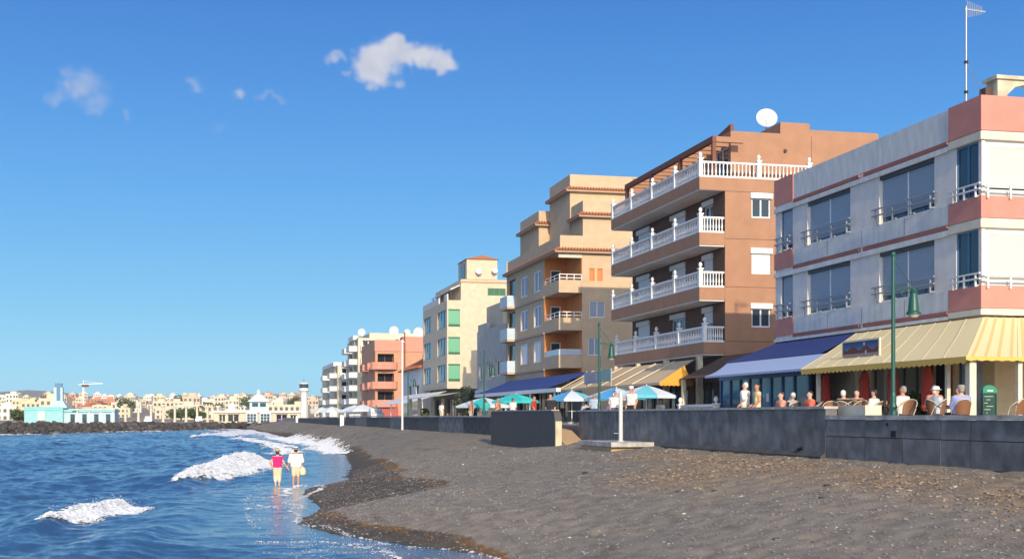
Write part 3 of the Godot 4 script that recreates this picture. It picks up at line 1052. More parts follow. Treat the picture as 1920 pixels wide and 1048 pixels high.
func scatter(called: String, shape: Mesh, m: Material, list: Array) -> void:
	var mm := MultiMesh.new()
	mm.transform_format = MultiMesh.TRANSFORM_3D
	mm.use_colors = true
	mm.mesh = shape
	mm.instance_count = list.size()
	for i in list.size():
		mm.set_instance_transform(i, list[i][0])
		mm.set_instance_color(i, list[i][1])
	var o := MultiMeshInstance3D.new()
	o.name = called
	o.multimesh = mm
	o.material_override = m
	o.set_meta("kind", "stuff")
	add_child(o, true)

func pebbles() -> void:
	var lists := [[], [], []]
	var tones := [Color(.25, .175, .11), Color(.30, .22, .14), Color(.18, .115, .07), Color(.34, .29, .23), Color(.13, .10, .085), Color(.24, .20, .16)]
	var grey := [Color(.20, .19, .18), Color(.13, .13, .13), Color(.26, .25, .24), Color(.10, .095, .09), Color(.32, .31, .29), Color(.17, .15, .13)]
	for i in 130000:
		var s := 15.0 + pow(rng.randf(), 1.5) * 59.0
		var x := rng.randf_range(1.5, 16.9)
		var edge := along(SHORE, s)
		if x < edge + 0.1: continue
		var wet := along(WET, s)
		var g := exp(-pow((x - 15.3) / 1.2, 2)) * smoothstep(48.0, 42.0, s) + exp(-pow((x - 12.6) / 1.4, 2) - pow((s - 33.5) / 3.5, 2))
		g *= clampf(0.6 + nz.get_noise_2d(x * 14.0, s * 14.0) * 1.6, 0.05, 1.0)
		var r: float
		var c: Color
		if rng.randf() < g:
			r = 0.014 + pow(rng.randf(), 3.0) * 0.05
			c = tones[rng.randi() % 6]
		elif x < wet:
			if rng.randf() < 0.35: continue
			r = 0.014 + pow(rng.randf(), 4.0) * 0.035
			c = grey[rng.randi() % 6] * 0.55
			if rng.randf() < 0.15 or (wet - x < 0.6 and rng.randf() < 0.4): c = Color(.24, .125, .04)
			if rng.randf() < 0.03: c = Color(.3, .29, .27)
		else:
			if rng.randf() < 0.45: continue
			r = 0.011 + pow(rng.randf(), 5.0) * 0.035
			c = grey[rng.randi() % 6]
			c = c.lerp(Color(.22, .20, .18), .45)
			if rng.randf() < 0.006: c = Color(.55, .52, .48); r *= 1.5
		var b := Basis.from_euler(Vector3(rng.randf_range(-.4, .4), rng.randf() * TAU, rng.randf_range(-.4, .4))).scaled(Vector3(r, r * rng.randf_range(.45, .8), r) * rng.randf_range(.8, 1.3))
		lists[i % 3].append([Transform3D(b, V(x, sand_height(x, s) + r * 0.1, s)), c])
	for k in 3: scatter("pebbles", pebble_shape(20 + k), M.pebble, lists[k])
	# a few dark stones lying alone
	var few := []
	for p in [[11.6, 39.4, .13], [7.5, 20.5, .1], [10.4, 22.5, .07], [13.0, 25.8, .07], [11.6, 31.0, .06], [12.2, 30.0, .08], [14.0, 27.5, .09]]:
		few.append([Transform3D(Basis.from_euler(Vector3(0, p[2] * 30, 0)).scaled(Vector3(p[2] * 1.3, p[2] * .55, p[2])), V(p[0], sand_height(p[0], p[1]) + .01, p[1])), Color(.045, .042, .04)])
	scatter("stones", pebble_shape(31), M.pebble, few)

func build_pink() -> void:
	# the corner building at the right: pink bands, wide windows
	var t := thing("apartment_building", "pale grey three storey corner building with salmon pink bands and blinds behind wide windows", "building", V(24.5, 2.75, 45))
	var xf := 24.5; var sf := 37.28; var e := 53.05
	var big := [[40.1, 43.9], [46.15, 49.9]]
	var floors := [[10.42, 12.24], [7.48, 9.36]]
	var holes := []
	for f in floors:
		for w in big: holes.append([w[0], w[1], f[0], f[1]])
		holes.append([51.3, 52.5, f[0], f[1]])
		holes.append([37.45, 38.75, f[0], f[1]])
	var wl := MB.new()
	awall(wl, "x", xf, sf, e, 6.5, 12.6, holes)
	var near := []
	for f in floors:
		near.append([24.62, 27.6, f[0], f[1]]); near.append([28.3, 31.5, f[0], f[1]])
	awall(wl, "z", sf, xf, 37.0, 6.5, 12.6, near)
	wl.quad(V(xf, 2.7, e), V(37, 2.7, e), V(37, 13.6, e), V(xf, 13.6, e), Vector3.FORWARD)
	wl.quad(V(37, 2.7, sf), V(37, 13.6, sf), V(37, 13.6, e), V(37, 2.7, e), Vector3.RIGHT)
	wl.quad(V(xf, 12.6, sf), V(37, 12.6, sf), V(37, 12.6, e), V(xf, 12.6, e), Vector3.UP)
	wl.quad(V(xf, 6.5, sf), V(37, 6.5, sf), V(37, 6.5, e), V(xf, 6.5, e), Vector3.DOWN)
	part(t, "wall", wl, M.pink_wall)
	# parapet: pale slab between pink corners
	block(t, "parapet", M.pale_panel, xf - .02, xf + .25, 12.6, 13.66, 39.15, 51.2)
	var mb := MB.new()
	mb.box(xf - .05, xf + .25, 12.56, 13.70, sf - .05, 39.15); mb.box(xf + .25, 37.05, 12.56, 13.70, sf - .05, sf + .2)
	part(t, "pink_band", mb, M.pink)
	block(t, "pink_band", M.pink, xf - .05, xf + .25, 12.56, 13.70, 51.2, e + .05)
	for f in [[9.70, 10.42], [6.74, 7.48]]:
		mb = MB.new()
		mb.box(xf - .05, xf + .1, f[0], f[1], sf - .05, 39.15); mb.box(xf + .1, 37.05, f[0], f[1], sf - .05, sf + .1)
		part(t, "pink_band", mb, M.pink)
		block(t, "pink_band", M.pink, xf - .05, xf + .1, f[0], f[1], 51.2, e + .05)
		# pale spandrel under the windows, standing a little forward
		block(t, "spandrel", M.pale_panel, xf - .035, xf - .004, f[0] + .03, f[1] - .02, 39.2, 51.15)
	for f in [12.43, 9.56, 6.62]:
		for g in [[39.2, 45.0], [45.35, 51.15]]:
			mb = MB.new()
			var y: float = f
			mb.box(xf - .07, xf - .004, y - .0, y + .15, g[0], g[1])
			mb.cyl(V(xf - .036, y + .075, g[0] - .02), V(xf - .036, y + .075, g[0]), .07, .075, 8); mb.cyl(V(xf - .036, y + .075, g[1]), V(xf - .036, y + .075, g[1] + .02), .075, .07, 8)
			part(t, "red_stripe", mb, M.pink_dark)
	for f in [[12.24, 12.5], [9.36, 9.64], [6.5, 6.7]]:   # cream string courses round the near corner
		mb = MB.new()
		mb.box(xf + .0, 37.08, f[0] + .01, f[1], sf - .09, sf + .05)
		mb.box(xf - .09, xf - .003, f[0] + .01, f[1], sf - .09, 39.1)
		part(t, "string_course", mb, M.cream)
		block(t, "string_course", M.pale_panel, xf - .085, xf - .003, f[0] - .02, f[1] - .10, 39.12, e)
	for f in floors:
		for w in big:
			blind(window(t, "x", xf, [w[0], w[1], f[0], f[1]], M.white_frame, M.glass, 2, .14, .06), "x", xf, [w[0], w[1], f[0], f[1]], .80 + .12 * fmod(w[0] * 1.7 + f[0], 1.0), .14, M.blind_grey)
			block(t, "window_head", M.dark_frame, xf + .03, xf + .08, f[1] - .16, f[1] - .003, w[0] + .01, w[1] - .01)
			rail(t, "x", xf, w[0] - .25, w[1] + .25, f[0] + .1, f[0] + .58, .17, M.rail_grey, 4, 2)
		blind(window(t, "x", xf, [51.3, 52.5, f[0], f[1]], M.blue_frame, M.glass, 1, .12, .06), "x", xf, [51.3, 52.5, f[0], f[1]], .85, .12, M.blind_grey)
		rail(t, "x", xf, 51.15, 52.7, f[0] + .1, f[0] + .62, .22, M.rail_grey, 3, 2)
		window(t, "x", xf, [37.45, 38.75, f[0], f[1]], M.blue_frame, M.glass, 2, .08, .07)
		rail(t, "x", xf, 37.2, 39.0, f[0] + .06, f[0] + .42, .12, M.rail_white, 3, 2)
		blind(window(t, "z", sf, [24.62, 27.6, f[0], f[1]], M.white_frame, M.glass_dark, 1, .12, .2), "z", sf, [24.75, 27.47, f[0], f[1] - .1], .84 if f[0] > 9.0 else .88, .12, M.blind_cream)
		blind(window(t, "z", sf, [28.3, 31.5, f[0], f[1]], M.white_frame, M.glass_dark, 2, .12, .1), "z", sf, [28.3, 31.5, f[0], f[1]], .86, .12, M.blind_cream)
		rail(t, "z", sf, 24.4, 31.6, f[0] + .0, f[0] + .36, .12, M.rail_white, 9, 2)
	# joints in the slabs
	for u in [42.0, 45.16, 48.0]:
		for y in [6.8, 9.78]: block(t, "joint", M.dark_frame, xf - .042, xf - .0355, y, y + .6, u, u + .015)
	# roof house with an arch, dish and mast on the roof
	mb = MB.new()
	var ry := 12.6
	mb.box(28.0, 28.3, ry, 15.55, 41.6, 42.3)
	mb.box(30.0, 33.0, ry, 15.55, 41.6, 42.3)
	mb.box(27.9, 33.1, 15.55, 15.68, 41.5, 42.4)
	for k in 6:   # the arch, stepped finely
		var a0 := PI * k / 6; var a1 := PI * (k + 1) / 6
		mb.prism([V(29.15 - cos(a0) * .85, 14.6 + sin(a0) * .8, 41.6), V(29.15 - cos(a1) * .85, 14.6 + sin(a1) * .8, 41.6), V(29.15 - cos(a1) * .85, 15.55, 41.6), V(29.15 - cos(a0) * .85, 15.55, 41.6)], V(0, 0, 0.3))
	part(t, "roof_house", mb, M.cream_old)
	block(t, "chimney_cap", M.brown_dark, 27.7, 27.95, 12.6, 15.3, 41.9, 42.3)
	block(t, "water_tank", M.white, 28.5, 29.7, 12.6, 15.05, 42.5, 43.6)
	dish(V(29.75, 16.25, 41.0), .62, Vector3(-.5, .25, .8), "white satellite dish beside the arched roof house of the corner building")
	var am := thing("antenna_mast", "tall thin roof aerial mast with guy wires on the corner building", "antenna", V(26.96, 12.6, 42))
	mb = MB.new()
	mb.cyl(V(26.96, 12.6, 42), V(26.96, 18.25, 42), .05, .035, 8)
	part(am, "pole", mb, M.metal)
	for y in [15.1, 16.2]:
		mb = MB.new(); mb.cyl(V(26.96, y - .05, 42), V(26.96, y + .05, 42), .075, .075, 8)
		part(am, "clamp", mb, M.dark)
	mb = MB.new()
	for k in 9:
		var x := 27.0 + k * .075
		var l := .32 - .022 * k
		mb.bar(V(x, 18.15 - l, 42), V(x, 18.15 + l, 42), .018, .018)
	mb.bar(V(26.9, 18.15, 42), V(27.75, 18.1, 42), .05, .05)
	part(am, "aerial", mb, M.metal)
	mb = MB.new()
	mb.cyl(V(27.0, 16.2, 42), V(28.2, 15.5, 43), .008, .008, 4); mb.cyl(V(27.0, 16.2, 42), V(27.75, 15.0, 42.2), .008, .008, 4)
	part(am, "guy_wire", mb, M.metal)
	# ground floor: cafe front, set back under the awning
	mb = MB.new()
	awall(mb, "x", 25.2, 37.6, 46.0, 2.75, 6.45, [[38.3, 39.9, 2.8, 5.4], [40.3, 41.5, 2.8, 5.4], [41.7, 44.6, 3.3, 5.3], [44.8, 45.8, 2.8, 5.3]], .25)
	awall(mb, "z", sf + .32, 25.2, 37.0, 2.75, 6.45, [[27.0, 29.2, 3.95, 5.0], [29.8, 33.0, 3.95, 5.0]], .3)
	mb.box(24.6, 25.2, 2.75, 6.45, 45.9, 46.05)
	part(t, "ground_floor_wall", mb, M.cafe_wall)
	window(t, "x", 25.2, [38.3, 39.9, 2.8, 5.4], M.blue_frame, M.glass_pale, 1, .2, .08, 0, null, null, "cafe_window")
	block(t, "doorway", M.black, 25.42, 25.5, 2.76, 5.4, 40.3, 41.5)
	block(t, "door_frame", M.red_wood, 25.14, 25.3, 2.76, 5.5, 41.5, 41.72)
	block(t, "door_frame", M.red_wood, 25.14, 25.3, 2.76, 5.5, 40.08, 40.3)
	window(t, "x", 25.2, [41.7, 44.6, 3.3, 5.3], M.brown_frame, M.glass_warm, 3, .2, .09, 0, null, null, "cafe_window")
	window(t, "x", 25.2, [44.8, 45.8, 2.8, 5.3], M.brown_frame, M.glass_warm, 1, .2, .09, 0, null, null, "cafe_window")
	window(t, "z", sf + .32, [27.0, 29.2, 3.95, 5.0], M.brown_frame, M.glass_warm, 2, .2, .07, 0, null, null, "cafe_window")
	window(t, "z", sf + .32, [29.8, 33.0, 3.95, 5.0], M.brown_frame, M.glass_warm, 3, .2, .07, 0, null, null, "cafe_window")
	block(t, "counter_panel", M.wood_orange, 26.8, 33.5, 2.9, 3.9, sf - .1, sf + .3)

func dish(at: Vector3, r: float, towards: Vector3, label: String) -> Node3D:
	var t := thing("satellite_dish", label, "satellite dish", at)
	var d := towards.normalized()
	var b := Basis(d.cross(Vector3.UP).normalized(), d, d.cross(Vector3.UP).normalized().cross(d))
	var mb := MB.new()
	mb.lathe(Vector3.ZERO, [[.02, 0], [.35, .02], [.65, .07], [.85, .13], [1.0, .19], [1.0, .21], [.85, .16], [.65, .1], [.35, .05], [.001, .03]], 18)
	for i in mb.v.size():
		mb.v[i] = at + b * (mb.v[i] * r)
		mb.n[i] = (b * mb.n[i]).normalized()
	part(t, "reflector", mb, M.dish_white)
	mb = MB.new()
	mb.bar(at + b * Vector3(0, .1, -.9) * r, at + b * Vector3(0, .75, -.1) * r, .03, .03)
	mb.ball(at + b * Vector3(0, .75, -.05) * r, Vector3.ONE * .05 * r, 6, 4)
	part(t, "feed_arm", mb, M.white)
	mb = MB.new()
	mb.cyl(at + Vector3(0, -r * 1.25, 0) - d * .1, at - d * .1 * r, .05, .05, 6)
	mb.cyl(at - d * .14 * r, at, .08, .08, 6)
	part(t, "mount", mb, M.metal)
	return t

func baluster(mb: MB, at: Vector3, h: float) -> void:
	mb.lathe(at, [[.045, 0], [.045, .07 * h], [.03, .12 * h], [.058, .32 * h], [.032, .62 * h], [.028, .82 * h], [.045, .9 * h], [.045, h]], 6)

func pillar(parent: Node3D, x: float, y: float, s: float, h: float) -> void:
	var mb := MB.new()
	mb.box(x - .11, x + .11, y, y + h, s - .11, s + .11)
	mb.box(x - .15, x + .15, y + h, y + h + .07, s - .15, s + .15)
	mb.lathe(V(x, y + h + .07, s), [[.09, 0], [.05, .05], [.10, .12], [.115, .19], [.09, .26], [.04, .32], [0, .35]], 8)
	part(parent, "pillar", mb, M.white)

func build_brown() -> void:
	var t := thing("apartment_building", "brown apartment building with long white balustraded balconies and a roof pergola", "building", V(27.4, 2.75, 74))
	var s0 := 65.83; var s1 := 81.8
	var wl := MB.new()
	var wins := [[28.97, 30.12, 14.15, 15.25], [28.97, 30.12, 11.05, 12.2], [28.97, 30.12, 8.1, 9.15]]
	awall(wl, "z", s0, 27.4, 37.3, 2.75, 15.6, wins)
	awall(wl, "z", s0, 25.9, 37.3, 15.6, 16.3)
	awall(wl, "z", s0 + 1.1, 28.2, 37.3, 16.3, 19.15)
	wl.quad(V(28.2, 16.3, s0), V(37.3, 16.3, s0), V(37.3, 16.3, s0 + 1.1), V(28.2, 16.3, s0 + 1.1), Vector3.UP)
	wl.box(31.2, 33.0, 19.15, 19.8, s0 + 1.1, s0 + 6); wl.box(33.0, 37.3, 19.15, 19.45, s0 + 1.1, s0 + 1.35)
	var doors := []
	for y in [12.95, 9.9, 6.9]:
		for d in [[67.6, 69.0], [71.9, 74.3], [78.3, 80.7]]: doors.append([d[0], d[1], y, y + 2.2])
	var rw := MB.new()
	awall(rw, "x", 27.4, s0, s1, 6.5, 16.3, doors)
	part(t, "recess_wall", rw, M.brown_recess_shade)
	awall(wl, "x", 28.2, s0 + 1.1, s1, 16.3, 19.15, [[67.3, 69.3, 16.4, 18.4], [72, 74.5, 16.4, 18.4]])
	wl.quad(V(27.4, 2.7, s1), V(37.3, 2.7, s1), V(37.3, 19.15, s1), V(27.4, 19.15, s1), Vector3.FORWARD)
	wl.quad(V(37.3, 2.7, s0), V(37.3, 19.15, s0), V(37.3, 19.15, s1), V(37.3, 2.7, s1), Vector3.RIGHT)
	wl.quad(V(28.2, 19.1, s0 + 1.1), V(37.3, 19.1, s0 + 1.1), V(37.3, 19.1, s1), V(28.2, 19.1, s1), Vector3.UP)
	wl.quad(V(27.4, 16.3, s0), V(28.2, 16.3, s0), V(28.2, 16.3, s1), V(27.4, 16.3, s1), Vector3.UP)
	wl.quad(V(27.4, 6.5, s0), V(37.3, 6.5, s0), V(37.3, 6.5, s1), V(27.4, 6.5, s1), Vector3.DOWN)
	part(t, "wall", wl, M.brown)
	# joints scored in the render of the near wall
	for y in [15.55, 12.95, 10.3, 7.3]: block(t, "joint", M.brown_dark, 27.42, 37.2, y, y + .025, s0 - .006, s0 + .004)
	block(t, "joint", M.brown_dark, 33.1, 33.125, 16.4, 19.1, s0 + 1.095, s0 + 1.103)
	for k in 3:
		var w: Array = wins[k]
		window(t, "z", s0, w, M.white_frame, M.glass, 2, .14, .09, 1.0 if k == 1 else 0.0, M.white, M.white)
	var boxes := [15.15, 12.1, 9.1]
	for k in doors.size():
		window(t, "x", 27.4, doors[k], M.white_frame, M.glass, 2, .14, .10, [0.0, 0.7, 0.5, 0.35, .8, 1.0, 0.3, 0.0, 0.6][k], M.white, M.white, "balcony_door")
	for h in [[67.3, 69.3, 16.4, 18.4], [72, 74.5, 16.4, 18.4]]: window(t, "x", 28.2, h, M.white_frame, M.glass, 2, .14, .1, 0, null, null, "terrace_door")
	# recess by the near corner: a light pillar strip and a down pipe
	var levels := [15.6, 12.52, 9.52, 6.55]
	for k in 4:
		var y: float = levels[k]
		var top: float = [16.3, 13.26, 10.26, 7.25][k]
		var x0 := 25.9 if k < 3 else 26.15
		var mb := MB.new()
		mb.box(x0, 27.39, y + .05, top, s0 + .002, s1)
		var b := part(t, "balcony", mb, M.brown)
		block(b, "soffit", M.soffit, x0 + .03, 27.37, y - .02, y + .05, s0 + .04, s1 - .04)
		mb = MB.new()
		mb.box(x0 + .02, x0 + .2, top, top + .10, s0 + .05, s1 - .05)
		mb.box(x0 + .02, x0 + .2, top + .78, top + .88, s0 + .05, s1 - .05)
		var e_near := 27.38 if k > 0 else 32.6
		mb.box(x0 + .2, e_near, top, top + .10, s0 + .05, s0 + .22)
		mb.box(x0 + .2, e_near, top + .78, top + .88, s0 + .05, s0 + .22)
		part(b, "handrail", mb, M.white)
		mb = MB.new()
		var n := 62
		for i in n: baluster(mb, V(x0 + .11, top + .1, s0 + .3 + (s1 - s0 - .6) * i / (n - 1)), .68)
		var nn := 7 if k > 0 else 29
		for i in nn: baluster(mb, V(x0 + .35 + (e_near - x0 - .45) * i / (nn - 1), top + .1, s0 + .135), .68)
		part(b, "balusters", mb, M.white, "", "stuff")
		for i in 5: pillar(b, x0 + .11, top, s0 + .135 + (s1 - s0 - .27) * i / 4, .98)
		if k == 0:
			for x in [29.45, 32.5]: pillar(b, x, top, s0 + .135, .98)
	# pergola on the roof terrace
	block(t, "pergola_beam", M.brown_red, 26.75, 26.98, 18.3, 18.62, s0 + .2, s1 - .3)
	block(t, "pergola_beam", M.brown, 26.98, 28.6, 18.3, 18.6, s0 + .2, s0 + .42)
	for i in 13:
		var s := s0 + 1.4 + i * 1.12
		block(t, "pergola_rafter", M.brown, 26.98, 28.2, 18.32, 18.52, s, s + .16)
	for s in [s0 + .22, s0 + 5.4, s0 + 10.5, s1 - .6]:
		block(t, "pergola_post", M.brown_red, 26.76, 26.97, 16.3, 18.3, s, s + .22)
	var cor := MB.new()
	cor.prism([V(28.2, 19.15, s0 + 1.15), V(28.2, 19.15, s0 + 4.0), V(28.2, 19.16, s0 + 4.0), V(28.2, 19.55, s0 + 1.15)], V(.2, 0, 0))
	part(t, "parapet", cor, M.brown_red)
	dish(V(31.3, 20.45, 69.0), .62, Vector3(-.25, .35, .9), "large white satellite dish on the roof edge of the brown building")
	# lower part and ground floor
	var g := MB.new()
	g.box(27.2, 37.2, 2.75, 6.5, s0 + .1, s0 + .3)
	awall(g, "x", 27.2, s0 + .1, s1, 2.75, 6.5, [[67, 70, 2.8, 5.2], [71, 75, 2.8, 5.2], [76, 80.5, 2.8, 5.2]], .3)
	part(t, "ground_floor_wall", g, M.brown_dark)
	for h in [[67, 70, 2.8, 5.2], [71, 75, 2.8, 5.2], [76, 80.5, 2.8, 5.2]]: window(t, "x", 27.2, h, M.dark_frame, M.glass_dark, 3, .25, .1, 0, null, null, "shop_window")
	for s in [66.2, 71.5, 76.6, 81.2]: block(t, "column", M.cream_old, 25.95, 26.25, 2.75, 6.5, s, s + .3)
	# small aerial fixed to the near wall
	var a := MB.new()
	a.cyl(V(31.0, 10.0, s0 - .25), V(31.0, 11.3, s0 - .25), .02, .02, 5)
	a.bar(V(30.6, 10.95, s0 - .25), V(31.6, 10.95, s0 - .25), .03, .03)
	for k in 5: a.bar(V(30.7 + k * .18, 10.8, s0 - .25), V(30.7 + k * .18, 11.1, s0 - .25), .015, .015)
	a.bar(V(31.0, 10.1, s0 - .25), V(31.0, 10.1, s0), .02, .02)
	part(t, "wall_aerial", a, M.brown_dark)
	block(t, "wall_lamp", M.brown_dark, 31.4, 31.55, 18.1, 18.25, s0 + .96, s0 + 1.1)

func tiles(mb: MB, ax: String, pos: float, u0: float, u1: float, y: float, out: float) -> void:
	# a short pent of round tiles that sticks out of a wall
	var n := int((u1 - u0) / .24)
	for i in n:
		var u := u0 + (u1 - u0) * (i + .5) / n
		mb.cyl(P(ax, pos, u, y - .10, -out), P(ax, pos, u, y + .16, .05), .1, .1, 6)

func eave(parent: Node3D, x0: float, x1: float, s0: float, s1: float, y: float) -> void:
	# cornice and tiles along the sea side and the near side of a block
	var mb := MB.new()
	mb.box(x0 - .4, x1, y - .14, y, s0 - .4, s0 + .1)
	mb.box(x0 - .4, x0 + .1, y - .14, y - .002, s0 + .1, s1)
	var c := part(parent, "cornice", mb, M.cream_dark)
	mb = MB.new()
	tiles(mb, "z", s0, x0 - .3, x1, y + .1, .42)
	tiles(mb, "x", x0, s0 - .3, s1, y + .1, .42)
	part(c, "roof_tiles", mb, M.tile, "", "stuff")

func build_cream() -> void:
	var t := thing("apartment_building", "sand coloured stepped apartment building with tiled cornices and corner loggias", "building", V(27, 2.75, 106))
	var xf := 26.5; var s0 := 97.31; var s1 := 115.75
	var wl := MB.new()
	var fac := []
	for y in [13.0, 10.05, 7.1]:
		for u in [[103.0, 105.4], [107.7, 110.2]]: fac.append([u[0], u[1], y + .6, y + 2.4])
		fac.append([112.2, 115.2, y + .1, y + 2.6])
	awall(wl, "x", xf, 101.8, s1, 6.2, 16.2, fac, .25)
	var near := [[29.0, 29.45, 13.9, 14.9], [29.65, 30.1, 13.9, 14.9], [29.0, 30.3, 11.0, 12.3], [28.9, 30.0, 8.0, 9.4]]
	awall(wl, "z", s0, 28.4, 36.5, 2.75, 16.2, near)
	wl.quad(V(xf, 6.2, s1), V(36.5, 6.2, s1), V(36.5, 17.5, s1), V(xf, 17.5, s1), Vector3.FORWARD)
	wl.quad(V(xf, 16.2, s0), V(36.5, 16.2, s0), V(36.5, 16.2, s1), V(xf, 16.2, s1), Vector3.UP)
	wl.quad(V(36.5, 2.7, s0), V(36.5, 16.2, s0), V(36.5, 16.2, s1), V(36.5, 2.7, s1), Vector3.RIGHT)
	wl.quad(V(xf, 6.2, s0), V(36.5, 6.2, s0), V(36.5, 6.2, s1), V(xf, 6.2, s1), Vector3.DOWN)
	part(t, "wall", wl, M.cream_wall)
	# roof parapet with its cornice
	var mb := MB.new()
	mb.box(xf + .1, 36.5, 16.2, 17.45, s0, s0 + .25); mb.box(xf + .1, xf + .35, 16.2, 17.45, s0 + .25, s1)
	part(t, "parapet", mb, M.cream_wall)
	mb = MB.new()
	mb.box(xf - .02, 28.4, 15.7, 16.05, s0 - .02, s0 + .2)
	part(t, "lintel", mb, M.cream)
	eave(t, xf, 36.5, s0, s1, 16.2)
	# stepped blocks on the roof
	for b in [[28.45, 34.5, 23.0, 101.0, 107.5, 21.7], [28.55, 32.7, 20.3, s0 + .27, 100.9, 19.1], [27.5, 33.0, 21.0, 107.6, 114.5, 19.8]]:
		block(t, "roof_block", M.cream_wall, b[0], b[1], 16.2, b[2], b[3], b[4])
		eave(t, b[0], b[1], b[3], b[4], b[5])
	# loggias at the near corner
	mb = MB.new()
	awall(mb, "z", 101.8, xf, 28.4, 6.2, 16.2, [[27.0, 27.9, 13.0, 15.2], [27.0, 27.9, 10.05, 12.25], [27.0, 27.9, 7.1, 9.3]], .2)
	mb.box(28.36, 28.4, 6.2, 16.2, s0 + .1, 101.79)
	part(t, "loggia_wall", mb, M.orange)
	for k in 3:
		var y: float = [12.94, 9.97, 7.0][k]
		var b := block(t, "balcony", M.cream_wall, xf, 28.38, y, y + .3, s0 + .003, 101.78)
		mb = MB.new()
		mb.box(xf + .0, xf + .15, y + .3, y + 1.0, s0 + .003, 101.78); mb.box(xf + .15, 28.38, y + .3, y + 1.0, s0 + .003, s0 + .15)
		part(b, "balcony_front", mb, M.cream_wall)
		mb = MB.new()
		for q in [1.15, 1.42]: mb.box(xf + .04, 28.36, y + q, y + q + .06, s0 + .04, s0 + .09); mb.box(xf + .04, xf + .09, y + q, y + q + .06, s0 + .09, 101.7)
		for i in 4:
			mb.box(xf + .045 + i * .6, xf + .095 + i * .6, y + 1.0, y + 1.45, s0 + .042, s0 + .088)
			mb.box(xf + .042, xf + .088, y + 1.0, y + 1.45, s0 + .1 + i * 1.4, s0 + .15 + i * 1.4)
		part(b, "balcony_rail", mb, M.white)
		if k == 2:
			mb = MB.new()
			mb.box(xf + .02, xf + .04, y + 1.02, y + 1.45, s0 + .1, 101.6); mb.box(xf + .1, 28.3, y + 1.02, y + 1.45, s0 + .02, s0 + .035)
			part(b, "frosted_panel", mb, M.glass_pale)
		window(t, "z", 101.8, [27.0, 27.9, y + .06, y + 2.26], M.white_frame, M.glass, 1, .1, .1, 0, null, null, "balcony_door")
	for k in fac.size():
		var h: Array = fac[k]
		if k % 3 == 2:
			window(t, "x", xf, h, M.dark_frame, M.glass_dark, 1, .22, .1, 0, null, null, "balcony_door")
			mb = MB.new()
			mb.box(xf - .75, xf - .004, h[2] - .25, h[2] - .05, h[0] + .05, h[1] + .1)
			var b := part(t, "balcony", mb, M.cream_wall)
			mb = MB.new()
			mb.box(xf - .75, xf - .7, h[2] - .05, h[2] + .95, h[0] + .1, h[1]); mb.box(xf - .7, xf - .02, h[2] - .05, h[2] + .95, h[0] + .1, h[0] + .15)
			part(b, "balcony_front", mb, M.pale_blue)
		else:
			window(t, "x", xf, h, M.white_frame, M.blind_blue if k < 6 else M.white, 2, .1, .12, 0, null, null, "window")
	for k in 4: window(t, "z", s0, near[k], M.white_frame if k > 1 else M.orange, M.blind_orange if k < 2 else M.blind_grey, 1 if k < 2 else 2, .1, .07)
	for y in [12.86, 9.9, 6.92]: block(t, "string_course", M.cream_dark, xf - .1, xf - .002, y, y + .16, 101.8, s1)
	mb = MB.new()
	awall(mb, "x", 27.4, s0, s1, 2.75, 6.2, [[98, 103, 2.8, 5.3], [104, 109, 2.8, 5.3], [110, 115, 2.8, 5.3]], .3)
	part(t, "ground_floor_wall", mb, M.cream_dark)
	for h in [[98, 103, 2.8, 5.3], [104, 109, 2.8, 5.3], [110, 115, 2.8, 5.3]]: window(t, "x", 27.4, h, M.dark_frame, M.glass_dark, 3, .25, .1, 0, null, null, "shop_window")

func build_low_grey() -> void:
	var t := thing("house", "low grey rendered house squeezed between the cream blocks, three dark windows", "building", V(27, 2.75, 125))
	var wl := MB.new()
	var h := [[129.1, 130.9, 6.9, 8.5], [124.8, 127.0, 6.9, 8.6], [120.4, 122.9, 7.1, 8.7]]
	awall(wl, "x", 27, 118.2, 131.9, 2.75, 12.0, h, .3)
	awall(wl, "z", 118.2, 27, 35, 2.75, 12.0, [[27.6, 28.9, 10.3, 11.4]])
	wl.quad(V(27, 12, 118.2), V(35, 12, 118.2), V(35, 12, 131.9), V(27, 12, 131.9), Vector3.UP)
	part(t, "wall", wl, M.grey_wall)
	block(t, "parapet", M.grey_wall, 27.1, 27.4, 12.0, 12.7, 127.5, 131.9)
	var mb := MB.new()
	mb.box(28.0, 31, 12.0, 14.6, 124, 131.8)
	part(t, "roof_block", mb, M.cream_d)
	for w in h: window(t, "x", 27, w, M.white_frame, M.glass_dark, 2, .2, .12)
	window(t, "z", 118.2, [27.6, 28.9, 10.3, 11.4], M.white_frame, M.glass_dark, 1, .2, .1)
	block(t, "shop_fascia", M.pale_blue, 26.7, 26.99, 5.3, 5.9, 118.5, 131.5)
	var sf := MB.new()
	sf.box(26.85, 26.98, 2.75, 5.3, 119, 131)
	part(t, "shop_window", sf, M.glass_dark)

